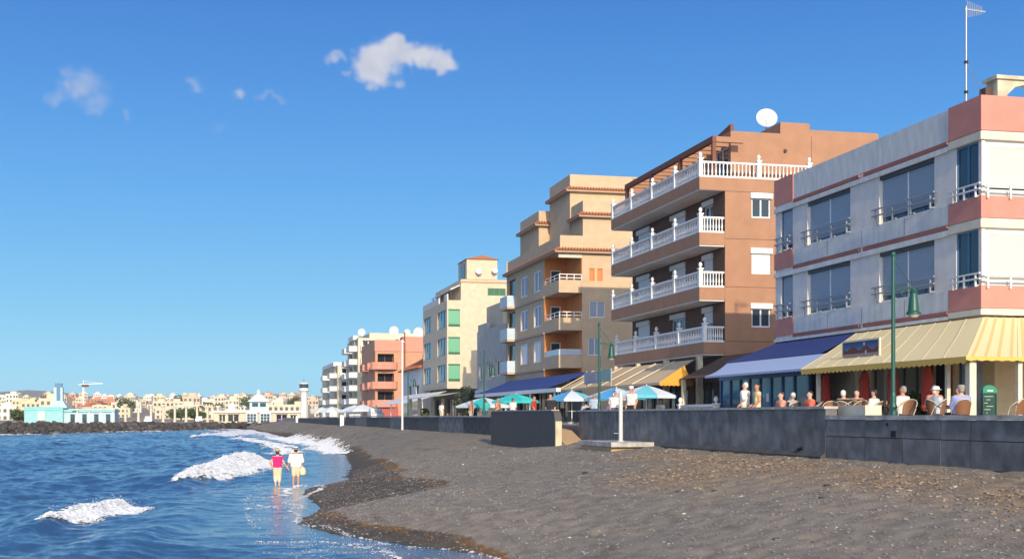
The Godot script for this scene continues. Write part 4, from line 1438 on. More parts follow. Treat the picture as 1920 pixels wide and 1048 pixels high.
func build_green() -> void:
	var t := thing("apartment_building", "cream apartment block with bright green roller blinds and a stair tower", "building", V(26, 2.75, 150))
	var xf := 25.7; var s0 := 142.5; var s1 := 159.5
	var wl := MB.new()
	var fh := []; var nh := []
	for y in [13.3, 10.15, 7.1]:
		fh.append([143.2, 148.9, y, y + 2.0]); fh.append([153.4, 159.0, y, y + 2.0])
		nh.append([25.85, 27.2, y, y + 2.0])
	nh.append([30.4, 32.5, 16.9, 17.75]); nh.append([30.5, 32.0, 14.0, 14.85]); nh.append([33.0, 34.2, 13.8, 14.9])
	awall(wl, "x", xf, s0, s1, 6.3, 16.3, fh, .2)
	awall(wl, "z", s0, xf, 35.0, 6.3, 16.3, nh.slice(0, 3) + nh.slice(4))
	awall(wl, "z", s0, 27.3, 35.0, 16.3, 18.7, [nh[3]])
	wl.quad(V(27.3, 16.3, s0), V(27.3, 18.7, s0), V(27.3, 18.7, s1), V(27.3, 16.3, s1), Vector3.LEFT)
	wl.quad(V(xf, 16.3, s0), V(35, 16.3, s0), V(35, 16.3, s1), V(xf, 16.3, s1), Vector3.UP)
	wl.quad(V(27.3, 18.7, s0), V(35, 18.7, s0), V(35, 18.7, s1), V(27.3, 18.7, s1), Vector3.UP)
	wl.quad(V(xf, 6.3, s0), V(35, 6.3, s0), V(35, 6.3, s1), V(xf, 6.3, s1), Vector3.DOWN)
	wl.quad(V(xf, 6.3, s1), V(xf, 16.3, s1), V(35, 16.3, s1), V(35, 6.3, s1), Vector3.FORWARD)
	part(t, "wall", wl, M.cream_d)
	block(t, "stair_tower", M.cream_d, 27.95, 31.5, 18.7, 21.0, 142.4, 147.5)
	var roof := MB.new()
	roof.prism([V(27.8, 21.0, 142.2), V(31.7, 21.0, 142.2), V(29.75, 21.45, 142.2)], V(0, 0, 5.5))
	part(t, "tower_roof", roof, M.tile)
	block(t, "tower_window", M.glass_dark, 27.9, 27.95, 18.9, 20.5, 143.5, 146)
	block(t, "string_course", M.tile_pale, 27.2, 35.05, 18.35, 18.5, s0 - .1, s0 - .002)
	# roof terrace with a white rail and a lean-to
	var mb := MB.new()
	mb.box(xf, xf + .15, 16.3, 17.0, s0, 144.5); mb.box(xf, xf + .15, 16.3, 17.0, 148, s1)
	part(t, "parapet", mb, M.pale_panel)
	mb = MB.new()
	mb.prism([V(26.2, 17.5, 143), V(28.6, 18.6, 143), V(28.6, 18.75, 143), V(26.2, 17.65, 143)], V(0, 0, 13))
	part(t, "lean_to_roof", mb, M.pale_panel)
	for k in 5: block(t, "lean_to_post", M.brown_dark, 26.25, 26.35, 16.3, 17.5, 143.3 + k * 3, 143.4 + k * 3)
	for k in 3:
		window(t, "z", s0, nh[k], M.green_frame, M.glass, 2, .12, .08, .86, M.green_blind)
		block(t, "blind_rail", M.green_dark, 25.86, 27.19, nh[k][2] + .0, nh[k][2] + .22, s0 + .0, s0 + .05)
		block(t, "blind_box", M.green_dark, 25.86, 27.19, nh[k][3] - .16, nh[k][3] - .003, s0 - .02, s0 + .05)
	for k in range(3, 6): window(t, "z", s0, nh[k], M.green_frame, M.green_dark if k == 3 else M.green_blind, 3 if k == 3 else 2, .12, .1)
	for h in fh: window(t, "x", xf, h, M.blue_frame, M.glass, 3, .15, .12)
	block(t, "ledge", M.cream_d, 32.4, 35, 15.7, 15.85, s0 - .5, s0 - .002)
	mb = MB.new()
	awall(mb, "x", 27.0, s0, s1, 2.75, 6.3, [[144, 150, 2.8, 5.2], [152, 158, 2.8, 5.2]], .3)
	awall(mb, "z", s0 + 1.0, 27.0, 35, 2.75, 6.3, [[28, 31, 2.8, 5.2]], .3)
	part(t, "ground_floor_wall", mb, M.brown_grey)
	for h in [[144, 150, 2.8, 5.2], [152, 158, 2.8, 5.2]]: window(t, "x", 27, h, M.dark_frame, M.glass_dark, 3, .25, .1, 0, null, null, "shop_window")
	window(t, "z", s0 + 1.0, [28, 31, 2.8, 5.2], M.dark_frame, M.glass_dark, 2, .25, .1, 0, null, null, "shop_window")
	dish(V(29.3, 19.6, 141.9), .38, Vector3(-.3, .2, .9), "satellite dish near the middle of the stair tower on the green blind block")
	dish(V(31.1, 19.7, 141.9), .34, Vector3(.1, .25, .9), "satellite dish at the right edge of the stair tower on the green blind block")

func build_salmon() -> void:
	var t := thing("apartment_building", "salmon and orange apartment building with stacked balconies and dishes on its roof", "building", V(27, 2.0, 205))
	var s0 := 203.0; var s1 := 222.0
	var wl := MB.new()
	var holes := []
	for y in [10.9, 7.8, 4.9]: holes.append([25.4, 28.0, y, y + 2.2])
	holes.append([32.6, 34.4, 11.3, 13.0])
	awall(wl, "z", s0, 25.0, 38.0, 2.0, 15.2, holes, 1.4)
	wl.quad(V(25.0, 2, s0), V(25.0, 15.2, s0), V(25.0, 15.2, s1), V(25.0, 2, s1), Vector3.LEFT)
	wl.quad(V(25, 15.2, s0), V(38, 15.2, s0), V(38, 15.2, s1), V(25, 15.2, s1), Vector3.UP)
	part(t, "wall", wl, M.orange_wall)
	block(t, "upper_band", M.salmon, 24.9, 38.05, 13.5, 15.3, s0 - .12, s0 - .003)
	for k in 3:
		var y: float = [10.9, 7.8, 4.9][k]
		window(t, "z", s0, [25.4, 28.0, y, y + 2.2], M.brown_red, M.glass_dark, 2, 1.3, .12, 0, null, null, "balcony_door")
		var mb := MB.new()
		var arc := []
		for i in 7:
			var a := PI * i / 6
			arc.append(V(26.4 - cos(a) * 2.2, y - .3, s0 - sin(a) * 1.3))
		for i in 6:   # rounded balcony front
			var p: Vector3 = arc[i]; var q: Vector3 = arc[i + 1]
			mb.quad(p, q, q + Vector3(0, 1.15, 0), p + Vector3(0, 1.15, 0), (p + q) / 2 - V(26.4, y, s0))
			mb.tri(p, q, V(26.4, y - .3, s0), Vector3.DOWN)
			mb.tri(p + Vector3(0, .3, 0), q + Vector3(0, .3, 0), V(26.4, y, s0), Vector3.UP)
		part(t, "balcony", mb, M.salmon)
		for q in [[205, 209], [212, 216]]: 
			mb = MB.new(); mb.box(24.0, 24.99, y - .3, y + .8, q[0], q[1])
			part(t, "balcony", mb, M.salmon)
	window(t, "z", s0, holes[3], M.brown_frame, M.blind_grey, 2, .5, .15)
	block(t, "pipe", M.brown_red, 29.6, 29.8, 9.5, 16.6, s0 - .35, s0 - .15)
	block(t, "roof_step", M.salmon, 29.5, 38.0, 15.2, 15.9, s0 + .3, s1)
	var g := MB.new()
	g.box(24.8, 28.6, 2.0, 4.5, s0 - .6, s0 - .2)
	part(t, "ground_floor_wall", g, M.salmon_dark)
	var dd := [[28.3, 16.9, 205.0, .75, "at the left end of the salmon roof"], [30.6, 16.8, 206.0, .5, "small one second from the left on the salmon roof"], [32.2, 16.7, 204.5, .8, "largest one on the salmon roof beside a pipe"], [34.6, 16.9, 206.0, .62, "at the right end of the salmon roof"], [29.6, 15.9, 207.0, .45, "low between two larger ones on the salmon roof"]]
	for d in dd: dish(V(d[0], d[1], d[2]), d[3], Vector3(-.2, .2, 1.0), "white satellite dish, " + d[4])

func build_stepped() -> void:
	# the balconied blocks at the end of the street
	for b in [["apartment_building", "tall pale cream apartment block with crowded balconies beside the salmon building", 25.6, 233.0, 252.0, 18.4, 6], ["apartment_building", "farther white apartment block with rounded balconies at the end of the row", 24.6, 262.0, 300.0, 14.6, 4]]:
		var t := thing(b[0], b[1], "building", V(b[2], 2, b[3]))
		var x0: float = b[2]; var s0: float = b[3]; var s1: float = b[4]; var top: float = b[5]
		var wl := MB.new()
		var nh := []; var fh := []
		var fl: int = b[6]
		for f in fl:
			var y := 3.3 + (top - 4.0) * f / fl
			nh.append([x0 + .8, x0 + 3.0, y, y + 1.7]); nh.append([x0 + 5, x0 + 6.6, y, y + 1.5])
			for q in 2: fh.append([s0 + 2 + q * (s1 - s0) * .45, s0 + 6 + q * (s1 - s0) * .45, y, y + 1.9])
		awall(wl, "z", s0, x0, x0 + 14, 2, top - 1.0, nh, .8)
		awall(wl, "x", x0, s0, s1, 2, top - 1.0, fh, .8)
		wl.quad(V(x0, top - 1, s0), V(x0 + 14, top - 1, s0), V(x0 + 14, top - 1, s1), V(x0, top - 1, s1), Vector3.UP)
		part(t, "wall", wl, M.cream_far)
		block(t, "roof_block", M.cream_far, x0 + 2.2, x0 + 14, top - 1.0, top, s0 + 1, s1 - 2)
		block(t, "roof_block", M.white_wall, x0 - .3, x0 + 1.5, top - 1.0, top - .2, s0 + 6, s1 - 4)
		for f in nh.size():
			window(t, "z", s0, nh[f], M.white_frame, M.glass_dark, 2, .6, .15)
		for h in fh: window(t, "x", x0, h, M.white_frame, M.glass_dark, 2, .6, .2)
		for f in fl:
			var y := 3.0 + (top - 4.0) * f / fl
			var mb := MB.new()
			mb.box(x0 + .4, x0 + 3.4, y, y + 1.0, s0 - 1.1, s0 - .003)
			part(t, "balcony", mb, M.white_wall)
			for q in 2:
				mb = MB.new()
				var sa: float = s0 + 1.5 + q * (s1 - s0) * .45
				mb.box(x0 - 1.5, x0 - .003, y, y + 1.0, sa, sa + 5.5)
				part(t, "balcony", mb, M.white_wall)
	dish(V(26.6, 18.6, 236), .7, Vector3(-.3, .2, 1), "white satellite dish on the parapet of the tall pale cream block")

func build_white_house() -> void:
	var t := thing("house", "small white house with a red tiled lean roof beside the green blind block", "house", V(26, 2.75, 172))
	var wl := MB.new()
	var h := [[163.5, 166, 5.6, 7.2], [170, 172.5, 5.6, 7.2]]
	awall(wl, "x", 25.8, 161.0, 179.0, 2.75, 9.3, h, .3)
	var nh := [[26.8, 28.0, 5.8, 7.3], [28.7, 29.7, 6.1, 7.6]]
	awall(wl, "z", 179.0 - 18.0, 25.8, 36, 2.75, 9.3, nh, .3)
	part(t, "wall", wl, M.white_wall)
	for w in h: window(t, "x", 25.8, w, M.dark_frame, M.glass_dark, 2, .2, .12)
	for w in nh: window(t, "z", 161.0, w, M.dark_frame, M.glass_dark, 1, .2, .12)
	var mb := MB.new()
	mb.prism([V(25.3, 9.3, 160.6), V(36, 9.3, 160.6), V(36, 11.6, 160.6), V(30.5, 12.0, 160.6)], V(0, 0, 18.8))
	var r := part(t, "roof", mb, M.tile)
	mb = MB.new()
	for k in 40:
		var s := 160.8 + k * .465
		mb.cyl(V(25.25, 9.34, s), V(30.5, 12.06, s), .13, .13, 5, false)
	part(r, "roof_tiles", mb, M.tile, "", "stuff")
	block(t, "shop_window", M.glass_dark, 25.6, 25.79, 2.8, 5.0, 162, 178)

func slab_strip(mb: MB, a: Vector3, b: Vector3, d: Vector3, e: Vector3, sag := 0.06, k := 4, thick := 0.012) -> void:
	# a cloth panel between the back edge a-b and the front edge e-d (a over e, b over d), hanging a little
	for i in k:
		var t0 := float(i) / k; var t1 := float(i + 1) / k
		var z0 := Vector3(0, -sag * sin(PI * t0), 0); var z1 := Vector3(0, -sag * sin(PI * t1), 0)
		var p0 := a.lerp(e, t0) + z0; var p1 := b.lerp(d, t0) + z0; var q0 := a.lerp(e, t1) + z1; var q1 := b.lerp(d, t1) + z1
		mb.quad(p0, p1, q1, q0, Vector3.UP)
		var w := Vector3(0, -thick, 0)
		mb.quad(p0 + w, p1 + w, q1 + w, q0 + w, Vector3.DOWN)
		mb.quad(p0, q0, q0 + w, p0 + w, p0 - p1)
		mb.quad(p1, q1, q1 + w, p1 + w, p1 - p0)

func scallop(mb: MB, a: Vector3, b: Vector3, h: float, n: int, out: Vector3) -> void:
	# hanging valance with a wavy lower hem
	for i in n:
		var p := a.lerp(b, float(i) / n); var q := a.lerp(b, float(i + 1) / n)
		var m := (p + q) / 2
		var o := out * .012
		mb.quad(p, q, q - Vector3(0, h * .75, 0), p - Vector3(0, h * .75, 0), out)
		mb.tri(p - Vector3(0, h * .75, 0), q - Vector3(0, h * .75, 0), m - Vector3(0, h, 0), out)
		mb.quad(p - o, q - o, q - o - Vector3(0, h * .75, 0), p - o - Vector3(0, h * .75, 0), -out)

func build_awnings() -> void:
	# yellow, hipped round the corner
	var t := thing("awning", "long yellow striped cafe awning hipped round the corner of the pink banded building", "awning", V(22.5, 4.9, 38))
	var ya := 6.42; var yf := 4.92
	var n := 9
	for i in n:
		var f0 := lerpf(32.95, 43.6, float(i) / n); var f1 := lerpf(32.95, 43.6, float(i + 1) / n)
		var b0 := lerpf(37.1, 45.5, float(i) / n); var b1 := lerpf(37.1, 45.5, float(i + 1) / n)
		var mb := MB.new()
		slab_strip(mb, V(24.42, ya, b0 + .012), V(24.42, ya, b1 - .012), V(21.15, yf, f1 - .012), V(21.15, yf, f0 + .012), .05, 5)
		var p := part(t, "awning_panel", mb, M.yellow_cloth)
		if i == 0: p.set_meta("label", "panel by the hip")
		var sm := MB.new()
		sm.bar(V(24.42, ya + .012, b1), V(22.8, (ya + yf) / 2 - .025, (b1 + f1) / 2), .035, .012)
		sm.bar(V(22.8, (ya + yf) / 2 - .025, (b1 + f1) / 2), V(21.15, yf + .012, f1), .035, .012)
		part(t, "seam", sm, M.cream_cloth)
	n = 8
	for i in n:
		var f0 := lerpf(21.15, 34.6, float(i) / n); var f1 := lerpf(21.15, 34.6, float(i + 1) / n)
		var b0 := lerpf(24.42, 34.6, float(i) / n); var b1 := lerpf(24.42, 34.6, float(i + 1) / n)
		var mb := MB.new()
		slab_strip(mb, V(b0 + .006, ya, 37.1), V(b1 - .006, ya, 37.1), V(f1 - .006, yf, 32.95), V(f0 + .006, yf, 32.95), .05, 5)
		part(t, "awning_panel", mb, M.yellow_cloth)
		for q in 4:   # raised narrow woven stripes
			var w := (q + .5) / 4.0
			var sm := MB.new()
			var bt := V(lerpf(b0, b1, w), ya + .004, 37.1); var ft := V(lerpf(f0, f1, w), yf + .004, 32.95)
			for z in 5:
				var z0 := z / 5.0; var z1 := (z + 1) / 5.0
				sm.bar(bt.lerp(ft, z0) - Vector3(0, .05 * sin(PI * z0), 0), bt.lerp(ft, z1) - Vector3(0, .05 * sin(PI * z1), 0), .1, .01)
			part(t, "woven_stripe", sm, M.yellow_stripe)
	var mb := MB.new()
	scallop(mb, V(21.15, yf, 32.95), V(21.15, yf, 43.6), .22, 36, Vector3.LEFT)
	part(t, "valance", mb, M.ochre_cloth)
	mb = MB.new()
	scallop(mb, V(21.15, yf, 32.95), V(34.6, yf, 32.95), .13, 40, Vector3.BACK)
	part(t, "valance", mb, M.ochre_cloth)
	mb = MB.new()
	mb.bar(V(21.2, yf - .06, 33.0), V(21.2, yf - .06, 43.5), .06, .06)
	mb.bar(V(21.2, yf - .06, 33.0), V(34.5, yf - .06, 33.0), .06, .06)
	part(t, "front_bar", mb, M.metal)
	for p in [[21.5, 33.25, .11], [21.9, 35.1, .06], [23.05, 33.2, .07], [26.4, 33.2, .07], [21.5, 42.9, .06]]:
		mb = MB.new()
		mb.box(p[0] - p[2], p[0] + p[2], 2.75, yf - .08, p[1] - p[2], p[1] + p[2])
		mb.box(p[0] - p[2] * 1.4, p[0] + p[2] * 1.4, 2.75, 2.95, p[1] - p[2] * 1.4, p[1] + p[2] * 1.4)
		part(t, "post", mb, M.cream)
	# picture board fixed on the awning
	var sg := thing("sign", "rectangular picture board with blue sky and red rooftops on the yellow awning", "sign", V(22.1, 5.2, 40.6))
	mb = MB.new()
	mb.box(21.93, 21.99, 5.16, 5.86, 39.28, 41.92)
	part(sg, "board", mb, M.cream)
	mb = MB.new()
	mb.quad_uv(V(21.925, 5.22, 41.84), V(21.925, 5.80, 41.84), V(21.925, 5.80, 39.36), V(21.925, 5.22, 39.36), Vector3.LEFT)
	part(sg, "picture", mb, M.picture)
	mb = MB.new()
	for s in [39.5, 41.7]: mb.bar(V(21.99, 5.3, s), V(22.25, 5.35, s), .03, .03)
	part(sg, "bracket", mb, M.metal)
	# blue awning: dark upper cloth, pale lower cloth
	t = thing("awning", "dark blue awning with a pale blue lower sheet over the glazed terrace", "awning", V(22.5, 4.9, 49))
	for i in 5:
		var b0 := lerpf(45.7, 53.0, i / 5.0); var b1 := lerpf(45.7, 53.0, (i + 1) / 5.0); var m0 := lerpf(45.6, 55.4, i / 5.0); var m1 := lerpf(45.6, 55.4, (i + 1) / 5.0)
		mb = MB.new()
		slab_strip(mb, V(24.42, 6.42, b0), V(24.42, 6.42, b1 - .012), V(22.9, 5.62, m1 - .012), V(22.9, 5.62, m0), .04)
		part(t, "awning_panel", mb, M.navy_cloth)
		var f0 := lerpf(43.9, 54.0, i / 5.0); var f1 := lerpf(43.9, 54.0, (i + 1) / 5.0)
		mb = MB.new()
		slab_strip(mb, V(22.9, 5.6, m0 - .6), V(22.9, 5.6, m1 - .612), V(21.5, 4.98, f1 - .012), V(21.5, 4.98, f0), .09)
		part(t, "lower_sheet", mb, M.sky_cloth)
	mb = MB.new()
	scallop(mb, V(21.5, 4.98, 43.9), V(21.5, 4.98, 54.0), .10, 30, Vector3.LEFT)
	part(t, "valance", mb, M.sky_cloth)
	mb = MB.new()
	mb.bar(V(21.5, 4.97, 43.85), V(22.4, 5.3, 44.4), .09, .09)
	part(t, "arm", mb, M.white)
	# glazed terrace under it
	t = thing("glazed_terrace", "single storey glazed terrace front with blue frames under the blue awning", "pavilion", V(23, 2.75, 50))
	var k := 0
	for s in [45.9, 47.2, 48.3, 49.4, 50.5, 51.6, 52.6, 53.7, 54.8]:
		block(t, "post", M.blue_frame_dark, 22.6, 22.72, 2.75, 4.95, s, s + .13)
		if s < 54.0:
			var w := 1.3 if k == 0 else 1.1
			block(t, "pane", [M.glass_teal, M.glass_blue][k % 2], 22.66, 22.69, 3.25, 4.8, s + .131, s + w - .001)
			block(t, "lower_panel", M.blue_frame, 22.64, 22.70, 2.75, 3.249, s + .131, s + w - .001)
		k += 1
	block(t, "beam", M.blue_frame_dark, 22.58, 22.74, 4.8, 4.97, 45.9, 54.95)
	block(t, "notice", M.white, 22.645, 22.655, 3.4, 3.95, 47.45, 47.75)
	block(t, "notice", M.white, 22.645, 22.655, 3.8, 4.15, 49.7, 49.95)
	block(t, "end_wall", M.glass_teal, 22.75, 27.3, 2.75, 4.95, 54.83, 54.93)
	block(t, "roof", M.blue_frame, 22.76, 27.4, 4.975, 5.05, 46.1, 54.9)
	block(t, "wall", M.cafe_wall, 24.6, 24.8, 2.76, 4.97, 46.2, 54.7)
	# sand coloured awning along the brown building
	t = thing("awning", "long sand coloured awning with white ribs along the brown building", "awning", V(25, 5, 75))
	for i in 6:
		var a := lerpf(67.0, 86.5, i / 6.0); var b := lerpf(67.0, 86.5, (i + 1) / 6.0)
		mb = MB.new()
		slab_strip(mb, V(26.1, 6.35, a), V(26.1, 6.35, b - .02), V(23.5, 5.02, b - .02), V(23.5, 5.02, a), .1)
		part(t, "awning_panel", mb, M.tan_cloth)
		mb = MB.new()
		mb.bar(V(26.1, 6.38, b), V(23.5, 5.04, b), .07, .05)
		part(t, "rib", mb, M.cream_cloth)
	mb = MB.new()
	scallop(mb, V(23.5, 5.02, 65.6), V(23.5, 5.02, 86.5), .16, 50, Vector3.LEFT)
	part(t, "valance", mb, M.tan_cloth)
	mb = MB.new()
	mb.tri(V(23.5, 5.02, 65.6), V(25.4, 5.02, 65.6), V(25.0, 5.95, 65.75), Vector3.BACK)
	mb.tri(V(23.5, 5.02, 65.62), V(25.4, 5.02, 65.62), V(25.0, 5.95, 65.77), Vector3.FORWARD)
	part(t, "end_panel", mb, M.amber_cloth, "amber end panel")
	mb = MB.new()
	scallop(mb, V(23.5, 5.02, 65.58), V(25.4, 5.02, 65.58), .2, 8, Vector3.BACK)
	part(t, "end_valance", mb, M.amber_cloth)
	mb = MB.new()
	slab_strip(mb, V(25.0, 5.95, 65.75), V(26.1, 6.35, 66.98), V(23.5, 5.02, 66.98), V(23.5, 5.02, 65.6), .02)
	part(t, "awning_panel", mb, M.tan_cloth)
	t = thing("awning", "dark brown hipped awning between the sand coloured awning and the blue one", "awning", V(25.5, 5, 62))
	mb = MB.new()
	slab_strip(mb, V(27.3, 6.5, 58.6), V(27.3, 6.5, 65.7), V(24.6, 5.2, 65.5), V(24.6, 5.2, 57.4), .03)
	part(t, "awning_panel", mb, M.brown_cloth)
	mb = MB.new()
	slab_strip(mb, V(31.5, 6.5, 58.6), V(27.3, 6.5, 58.6), V(24.6, 5.2, 57.4), V(31.5, 5.2, 57.4), .03)
	part(t, "awning_panel", mb, M.brown_cloth)
	block(t, "back_wall", M.brown_dark, 27.3, 31.5, 2.75, 6.45, 60.5, 65.6)
	block(t, "pale_door", M.pale_panel, 27.25, 27.29, 2.8, 4.9, 61.5, 63.0)
	for p in [[24.75, 57.6], [24.75, 65.2]]: block(t, "post", M.cream_old, p[0] - .1, p[0] + .1, 2.75, 5.17, p[1] - .1, p[1] + .1)
	sg = thing("sign", "pale two part notice board standing over the far end of the sand coloured awning", "sign", V(23.4, 5.2, 77))
	mb = MB.new(); mb.box(23.38, 23.44, 5.25, 6.0, 76.4, 79.6)
	part(sg, "board", mb, M.lilac_board)
	mb = MB.new(); mb.box(23.38, 23.44, 5.3, 6.05, 73.9, 76.2)
	part(sg, "board", mb, M.pale_green_board)
	mb = MB.new()
	for s in [74.2, 76.3, 79.4]: mb.box(23.46, 23.52, 5.0, 6.1, s - .04, s + .04)
	for y in [5.45, 5.62, 5.78]: mb.box(23.36, 23.379, y, y + .06, 76.9, 79.2 - (y - 5.4) * 2)
	part(sg, "frame", mb, M.grey_wall)
	# blue awning of the cream building with a white front edge
	t = thing("awning", "royal blue awning with a white front edge under the sand coloured stepped building", "awning", V(25, 5, 100))
	for i in 5:
		var a := lerpf(88.5, 114.0, i / 5.0); var b := lerpf(88.5, 114.0, (i + 1) / 5.0)
		mb = MB.new()
		slab_strip(mb, V(26.4, 6.4, a), V(26.4, 6.4, b - .02), V(23.0, 5.15, b - .02), V(23.0, 5.15, a), .08)
		part(t, "awning_panel", mb, M.blue_cloth)
	mb = MB.new()
	mb.box(22.7, 23.0, 4.85, 5.12, 84.0, 112.0)
	part(t, "front_edge", mb, M.white)
	for s in [85, 92, 100, 108]: block(t, "post", M.white, 22.8, 22.92, 2.75, 4.84, s, s + .12)

func build_walls() -> void:
	var t := thing("sea_wall", "low concrete sea wall of cast panels below the cafe terrace", "wall", V(17, 1.5, 26))
	var cuts := [14.0, 17.2, 19.9, 22.4, 24.2, 26.3, 27.55, 29.3, 31.2, 33.45]
	for i in cuts.size() - 1:
		for q in [[1.2, 2.62], [2.64, 3.1]]:
			block(t, "concrete_panel", [M.concrete, M.concrete_b, M.concrete_c][(i + (1 if q[0] > 2 else 0)) % 3], 17.0 + [.0, .006, .003][(i * 2 + (1 if q[0] > 2 else 0)) % 3], 17.3, q[0], q[1], cuts[i] + .012, cuts[i + 1] - .012)
	block(t, "core", M.concrete_dark, 17.03, 17.28, 1.2, 3.08, 14.0, 33.45)
	var mb := MB.new()
	mb.box(16.96, 17.36, 3.105, 3.22, 14.0, 33.44)
	part(t, "coping", mb, M.concrete_light)
	mb = MB.new()
	mb.box(16.94, 17.0, 1.2, 1.98, 14.0, 33.4)
	part(t, "footing", mb, M.concrete_dark)
	mb = MB.new()
	mb.box(16.985, 17.0, 2.66, 2.82, 29.6, 29.85); mb.box(16.985, 17.0, 2.95, 3.02, 30.0, 30.1)
	part(t, "hole", mb, M.black)
	t = thing("sea_wall", "high grey sea wall with a streaked face in front of the glazed terrace", "wall", V(17, 1.5, 46))
	cuts = [33.47, 36.4, 39.8, 43.2, 46.6, 50.1, 53.6, 56.4, 58.8]
	for i in cuts.size() - 1:
		block(t, "concrete_panel", [M.concrete_b, M.concrete, M.concrete_c][i % 3], 17.0 + [.0, .008, .004][i % 3], 17.35, 1.2, 3.40, cuts[i] + .004, cuts[i + 1] - .004)
	mb = MB.new()
	mb.box(16.95, 17.38, 3.405, 3.48, 33.46, 58.82)
	part(t, "coping", mb, M.concrete_light)
	mb = MB.new()
	mb.prism([V(16.86, 1.2, 33.5), V(17.0, 1.2, 33.5), V(17.0, 2.16, 33.5), V(16.86, 2.04, 33.5)], V(0, 0, 13.5))
	part(t, "footing", mb, M.concrete_dark)
	mb = MB.new()
	mb.cyl(V(16.97, 1.7, 35.3), V(16.97, 2.2, 35.2), .06, .05, 6)
	mb.cyl(V(16.97, 2.2, 35.2), V(17.0, 2.26, 34.9), .05, .05, 6)
	part(t, "drain_pipe", mb, M.black)
	# the wall with the rounded end that stands nearer the sea
	t = thing("sea_wall", "freestanding dark wall section with a rounded top corner beside the beach ramp", "wall", V(15.6, 1, 65))
	mb = MB.new()
	var prof := []
	for i in 7:
		var a := PI / 2 * i / 6
		prof.append(V(15.6, 2.95 + sin(a) * .5, 58.5 - cos(a) * .5 + .0))
	var outline := [V(15.6, .8, 58.0)] + prof + [V(15.6, 3.45, 72.2), V(15.6, .8, 72.2)]
	mb.prism(outline, V(.34, 0, 0))
	part(t, "panel", mb, M.concrete_dark2)
	mb = MB.new()
	mb.box(15.59, 15.97, 3.452, 3.5, 58.6, 72.2)
	part(t, "coping", mb, M.concrete_light)
	mb = MB.new()
	mb.box(15.62, 15.92, .9, 2.95, 57.93, 57.997)
	part(t, "lit_end_face", mb, M.cream_old)  # pale cream plate: sunlight on the wall end put into its colour
	block(t, "inner_wall", M.cream_old, 15.95, 16.2, 1.3, 3.3, 60.0, 64.4)
	t = thing("beach_ramp", "sandy ramp of ochre concrete that rises between two walls to the promenade", "ramp", V(16.5, 2, 58))
	mb = MB.new()
	var ramp := [V(15.96, 1.55, 55.2), V(15.96, 1.9, 57.6), V(15.96, 2.5, 60.0), V(15.96, 2.74, 64.4), V(15.96, 1.2, 64.4), V(15.96, 1.2, 55.2)]
	mb.prism([ramp[0], ramp[1], ramp[4], ramp[5]], V(1.02, 0, 0)); mb.prism([ramp[1], ramp[2], ramp[3], ramp[4]], V(1.02, 0, 0))
	part(t, "surface", mb, M.ochre_sand)
	t = thing("sea_wall", "long dark sea wall that runs on past the white mast", "wall", V(17, 1.5, 120))
	cuts = [72.3, 79, 88, 98, 108, 116.4, 126, 136, 146, 158, 170]
	for i in cuts.size() - 1:
		block(t, "concrete_panel", [M.concrete_dark2, M.concrete_dark, M.concrete_c][i % 3], 17.0 + [.0, .01, .005][i % 3], 17.4, .8, 3.12 - .02 * (i / 3), cuts[i] + .01, cuts[i + 1] - .01)
	mb = MB.new()
	mb.box(16.95, 17.42, 3.13, 3.22, 72.3, 170)
	part(t, "coping", mb, M.concrete_light)
	t = thing("sea_wall", "farthest stretch of sea wall with a white post by a gap", "wall", V(16.5, 1.5, 220))
	cuts = [172.0, 190, 210, 235, 262]
	for i in cuts.size() - 1:
		block(t, "concrete_panel", [M.concrete_dark, M.concrete_dark2][i % 2], 16.6, 17.2, .6, 2.95 - .06 * i, cuts[i], cuts[i + 1] - .05)
	block(t, "gap_post", M.white, 16.4, 16.9, 1.6, 3.3, 171.1, 171.7)
	block(t, "gap_post", M.white, 16.2, 16.9, 1.4, 3.2, 262.2, 263.4)
	# foot shower
	t = thing("shower_platform", "concrete beach shower platform with a pale lip against the sea wall", "platform", V(16, 1.5, 50))
	mb = MB.new(); mb.box(15.2, 16.98, 1.98, 2.16, 48.0, 52.6)
	part(t, "slab", mb, M.concrete_light)
	mb = MB.new(); mb.prism([V(15.28, 1.0, 48.25), V(16.5, 1.0, 48.25), V(16.9, 1.97, 48.25), V(15.28, 1.97, 48.25)], V(0, 0, 4.2))
	part(t, "base", mb, M.ochre_sand)
	t = thing("shower_column", "white beach shower column on the concrete platform", "shower", V(16.05, 2.16, 49.4))
	mb = MB.new()
	mb.lathe(V(16.05, 2.16, 49.4), [[.15, 0], [.15, .03], [.085, .05], [.085, 2.0], [.07, 2.06], [0, 2.08]], 14)
	part(t, "column", mb, M.dish_white)
	mb = MB.new()
	mb.cyl(V(16.05, 4.05, 49.4), V(15.75, 4.12, 49.4), .025, .02, 6); mb.lathe(V(15.74, 4.04, 49.4), [[.06, 0], [.05, .05], [.015, .09]], 8)
	part(t, "shower_head", mb, M.metal)
	mb = MB.new()
	mb.cyl(V(15.95, 2.5, 49.4), V(15.8, 2.5, 49.4), .02, .02, 6); mb.ball(V(15.79, 2.5, 49.4), Vector3(.04, .04, .04), 6, 4)
	part(t, "tap", mb, M.metal)
	# cream planter block at the step in the wall
	t = thing("planter_wall", "short cream block on the terrace where the sea wall steps down", "planter", V(18.0, 2.75, 34))
	mb = MB.new(); mb.box(17.6, 18.1, 2.75, 3.5, 32.3, 33.9)
	part(t, "block", mb, M.cream)
	# white terrace fence with urn pillars
	t = thing("balustrade_fence", "low white balustrade with two finial pillars before the sand coloured awning", "fence", V(22, 2.75, 57))
	for p in [[22.0, 58.4], [22.0, 53.9]]: pillar(t, p[0], 2.75, p[1], .95)
	mb = MB.new()
	mb.box(21.95, 22.1, 2.75, 2.95, 54.0, 58.3); mb.box(21.94, 22.11, 3.62, 3.74, 54.0, 58.3)
